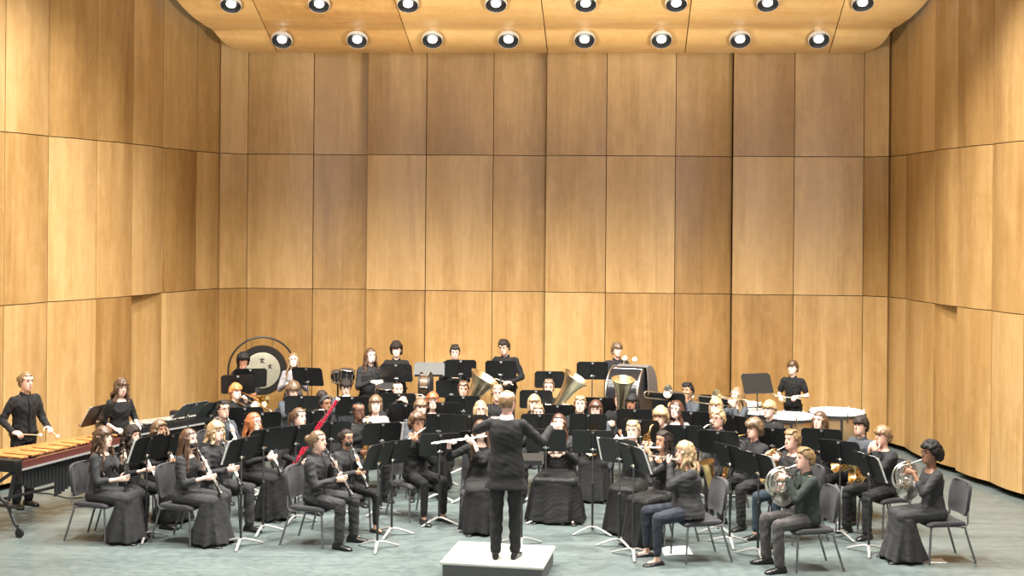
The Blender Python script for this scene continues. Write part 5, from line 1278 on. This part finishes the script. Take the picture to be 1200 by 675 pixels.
p('turtleneck_horn', 'seated blond boy in black turtleneck resting a horn on his lap', 'blond boy in turtleneck', 1035, 511, hair=('fringe', 'sandy'), skin='rosy', a=-66, top='sweater', topc='soft', botc='soft', collar=False, grip='chin', vox=.011, inst=horn('brass french horn lying on the turtleneck boy lap', rest=True))
p('afro_horn', 'rightmost seated woman with black afro and long dress playing horn', 'rightmost woman with afro', 1091, 532, hair=('afro', 'black'), skin='brown', a=-82, fem=True, cback=.07, glasses=True, top='dress', topc='charcoal', botc='charcoal', sleeve='three', bottom='skirt', collar=False, grip='horn', vox=.011, inst=horn('silver french horn of the rightmost woman', SILVER))
# red bassoon, held across the body
c = PEOPLE['ponytail_bassoon']
yb = l2w(c, c['M'])[1]-.25
A, B = at_depth(333, 563, yb+.0), at_depth(395, 467, yb-.05)
d = nrm(B-A); L = np.linalg.norm(B-A); x_ = nrm(np.cross(d, V(0, 1, 0)))
r = empty('bassoon', A); tag(r, 'red bassoon with ivory bell ring slanting up to the right', 'bassoon')
mb = MB(); mb.tube([(0, 0, 0), d*L*.34], [.034, .032], 12, flat=.7); mb.build('boot_joint', REDW, r)
mb = MB(); mb.tube([d*L*.33-x_*.014, d*L*.93-x_*.014], [.021, .019], 12); mb.tube([d*L*.93-x_*.014, d*L-x_*.014], [.021, .024], 12); mb.build('long_joint', REDW, r)
mb = MB(); mb.tube([d*L*.33+x_*.018, d*L*.72+x_*.018], [.018, .014], 12); mb.build('wing_joint', REDW, r)
mb = MB(); mb.lathe([(L*.985, .024), (L*.99, .028), (L+.012, .028), (L+.012, .018)], -x_*.014, d, 16); mb.build('bell_ring', IVORY, r)
mb = MB(); mb.tube([d*L*.72+x_*.018, d*L*.80+x_*.018, d*L*.83+x_*.06, d*L*.80+x_*.12, d*L*.76+x_*.17+V(0, .1, 0)], .0045, 7); mb.build('bocal', SILVER, r)
out = nrm(np.cross(x_, d)); out = out if out[1] < 0 else -out
mb = keys(V(0, 0, 0), d, .06, L*.30, 5, .030, out, .9); k2 = keys(-x_*.014, d, L*.38, L*.9, 7, .020, out, .8); mb.add(k2.arr(), k2.f); mb.build('keywork', SILVER, r)
# ---------------- music stands: (picture column, desk row, foot row or None, who reads it)
def S(x, y, label, base=None, **k): return stand(x, y, label, base, **k)
B_ = 'black music stand '
s1 = S(114, 484, B_+'at the marimba, tilted towards its player', z=1.22, a=70, tilt=32)
s2 = S(171, 523, B_+'in front of the leftmost woman in long dress', 632, a=66)
s3 = S(197, 521, B_+'in front of the girl with big brown curls', 612, a=60)
S(222, 478, 'shiny tilted music stand behind the curly haired girl at left', z=1.14, a=62, tilt=48, shiny=True)
S(248, 478, B_+'behind the boy with glasses and swept hair', z=1.14, a=58, tilt=42)
s5 = S(282, 527, B_+'in front of the wavy blond clarinetist', 640, a=60)
S(308, 517, B_+'in front of the red haired clarinetist', 624, a=52)
S(346, 510, B_+'behind the clarinetist with tied back hair', 612, a=42)
S(279, 450, B_+'nearest the gong, lower of two', z=1.28, a=10)
S(293, 441, B_+'covering the lower part of the gong', z=1.38, a=14)
S(361, 441, B_+'in front of the light haired girl by the gong', z=1.32, a=-12)
S(354, 473, B_+'in front of the wavy haired player in grey jacket', a=4)
S(287, 487, B_+'in front of the orange haired trombonist', a=10)
S(307, 493, B_+'behind the red haired clarinetist head', a=15)
S(366, 491, B_+'in front of the girl with hair puff', a=15)
S(413, 474, B_+'in front of the boy below the tom drums', a=3)
S(388, 504, B_+'beside the red bassoon, behind the masked bun clarinetist', a=14)
S(465, 438, B_+'in front of the boy with mop of curls', z=1.34, a=-6)
S(503, 433, 'grey unused stand with wide flat desk before the back wall', z=1.32, a=182, tilt=50, shiny=True)
S(540, 431, B_+'in front of the short haired standing boy', z=1.41, a=0)
S(587, 432, B_+'in front of the tall standing percussionist', z=1.41, a=0)
S(529, 454, B_+'in front of the brown haired tuba player', a=0)
S(468, 470, B_+'in front of the crop haired trumpeter', a=0)
S(476, 483, B_+'below the crop haired trumpeter, second of the pair', a=0)
s24 = S(447, 509, B_+'in front of the heavy man with glasses', 602, a=20)
s25 = S(442, 533, B_+'in front of the clarinetist with tied back hair', 643, a=60)
S(459, 529, B_+'in front of the masked clarinetist with bun', 627, a=42)
s27 = S(515, 522, B_+'in front of the curly haired flutist', 614, a=12)
S(519, 481, B_+'in front of the reddish bobbed person', a=0)
S(514, 495, B_+'in front of the boy with brown fringe', a=0)
S(543, 473, B_+'below the leftmost tuba bell', a=0)
S(550, 496, B_+'in front of the long blond girl left of conductor', a=2)
S(561, 518, B_+'in front of the flutist hidden behind conductor', 610, a=2)
S(628, 466, B_+'behind the conductor head on the right', a=0)
S(644, 446, B_+'behind the tuba player with glasses', z=1.1, a=0)
S(653, 484, B_+'in front of the blond player right of conductor', a=0)
S(632, 495, B_+'in front of the person peeking over', a=0)
S(640, 516, B_+'in front of the auburn woman in satin skirt', 612, a=-4)
S(694, 434, B_+'left of the bass drum, before the back wall', z=1.40, a=0)
S(689, 495, B_+'in front of the brown bobbed player', a=0)
S(695, 517, B_+'with full height pole right of the satin skirt', 625, a=-4)
S(704, 475, B_+'in front of the player behind the rightmost tuba', a=-4)
S(744, 489, B_+'in front of the woman before the bass drum', a=-8)
S(751, 502, B_+'in front of the curly blond saxophonist', a=-14)
s44 = S(727, 528, B_+'in front of the blond flutist in long dress', 640, a=-32)
s45 = S(744, 536, B_+'in front of the flutist in sweater and leggings', 652, a=-62)
S(784, 470, B_+'in front of the trombonist in slate shirt', a=-12)
S(839, 472, B_+'in front of the long haired blond trombonist', a=-14)
S(810, 492, B_+'in front of the girl with straight auburn hair', a=-10)
S(803, 509, B_+'behind the flutist with dark braids', a=-14)
S(843, 517, B_+'in front of the blond man with glasses', 625, a=-24)
S(864, 497, 'black music stand steeply angled beside the blond trombonist', a=-50)
S(905, 512, B_+'in front of the boy with blond fringe', a=-10)
S(857, 536, B_+'in front of the saxophonist in black suit', 638, a=-60)
s54 = S(890, 547, B_+'in front of the horn player in dark blazer', 652, a=-58)
S(963, 516, B_+'in front of the long dark haired girl', 610, a=-18)
S(985, 528, B_+'in front of the dark haired boy in open collar', 630, a=-34)
s57 = S(1020, 547, B_+'in front of the rightmost woman with afro', 648, a=-74)
S(888, 451, B_+'of the timpanist, standing high before the back wall', z=1.34, a=-160, tilt=25)
# conductor's own stand: a wide flat desk
o, P_, rz_, z_, t_ = S(612, 538, B_+'with flat desk between conductor and band', z=1.0, a=178, tilt=76)
# ---------------- sheet music that shows past its desk
sheet(s1, 'white sheet music on the stand by the marimba', -.03, .0, .50, .30)
sheet(s2, 'white sheet music on the stand of the leftmost woman', -.03, .0, .52, .30)
sheet(s5, 'white sheet music on the stand of the wavy blond clarinetist', -.03, .0, .52, .30)
sheet(s24, 'white sheet music on the stand of the heavy man', .03, .0, .52, .30)
sheet(s44, 'white sheet music on the stand of the blond flutist', -.02, .0, .52, .30)
sheet(s45, 'white sheet music on the stand of the front flutist', .03, .0, .53, .31)
sheet(s54, 'white sheet music on the stand of the blazer horn player', .03, .0, .53, .31)
sheet(s57, 'white sheet music on the stand of the rightmost woman', .03, .0, .53, .31)
finish_jobs()
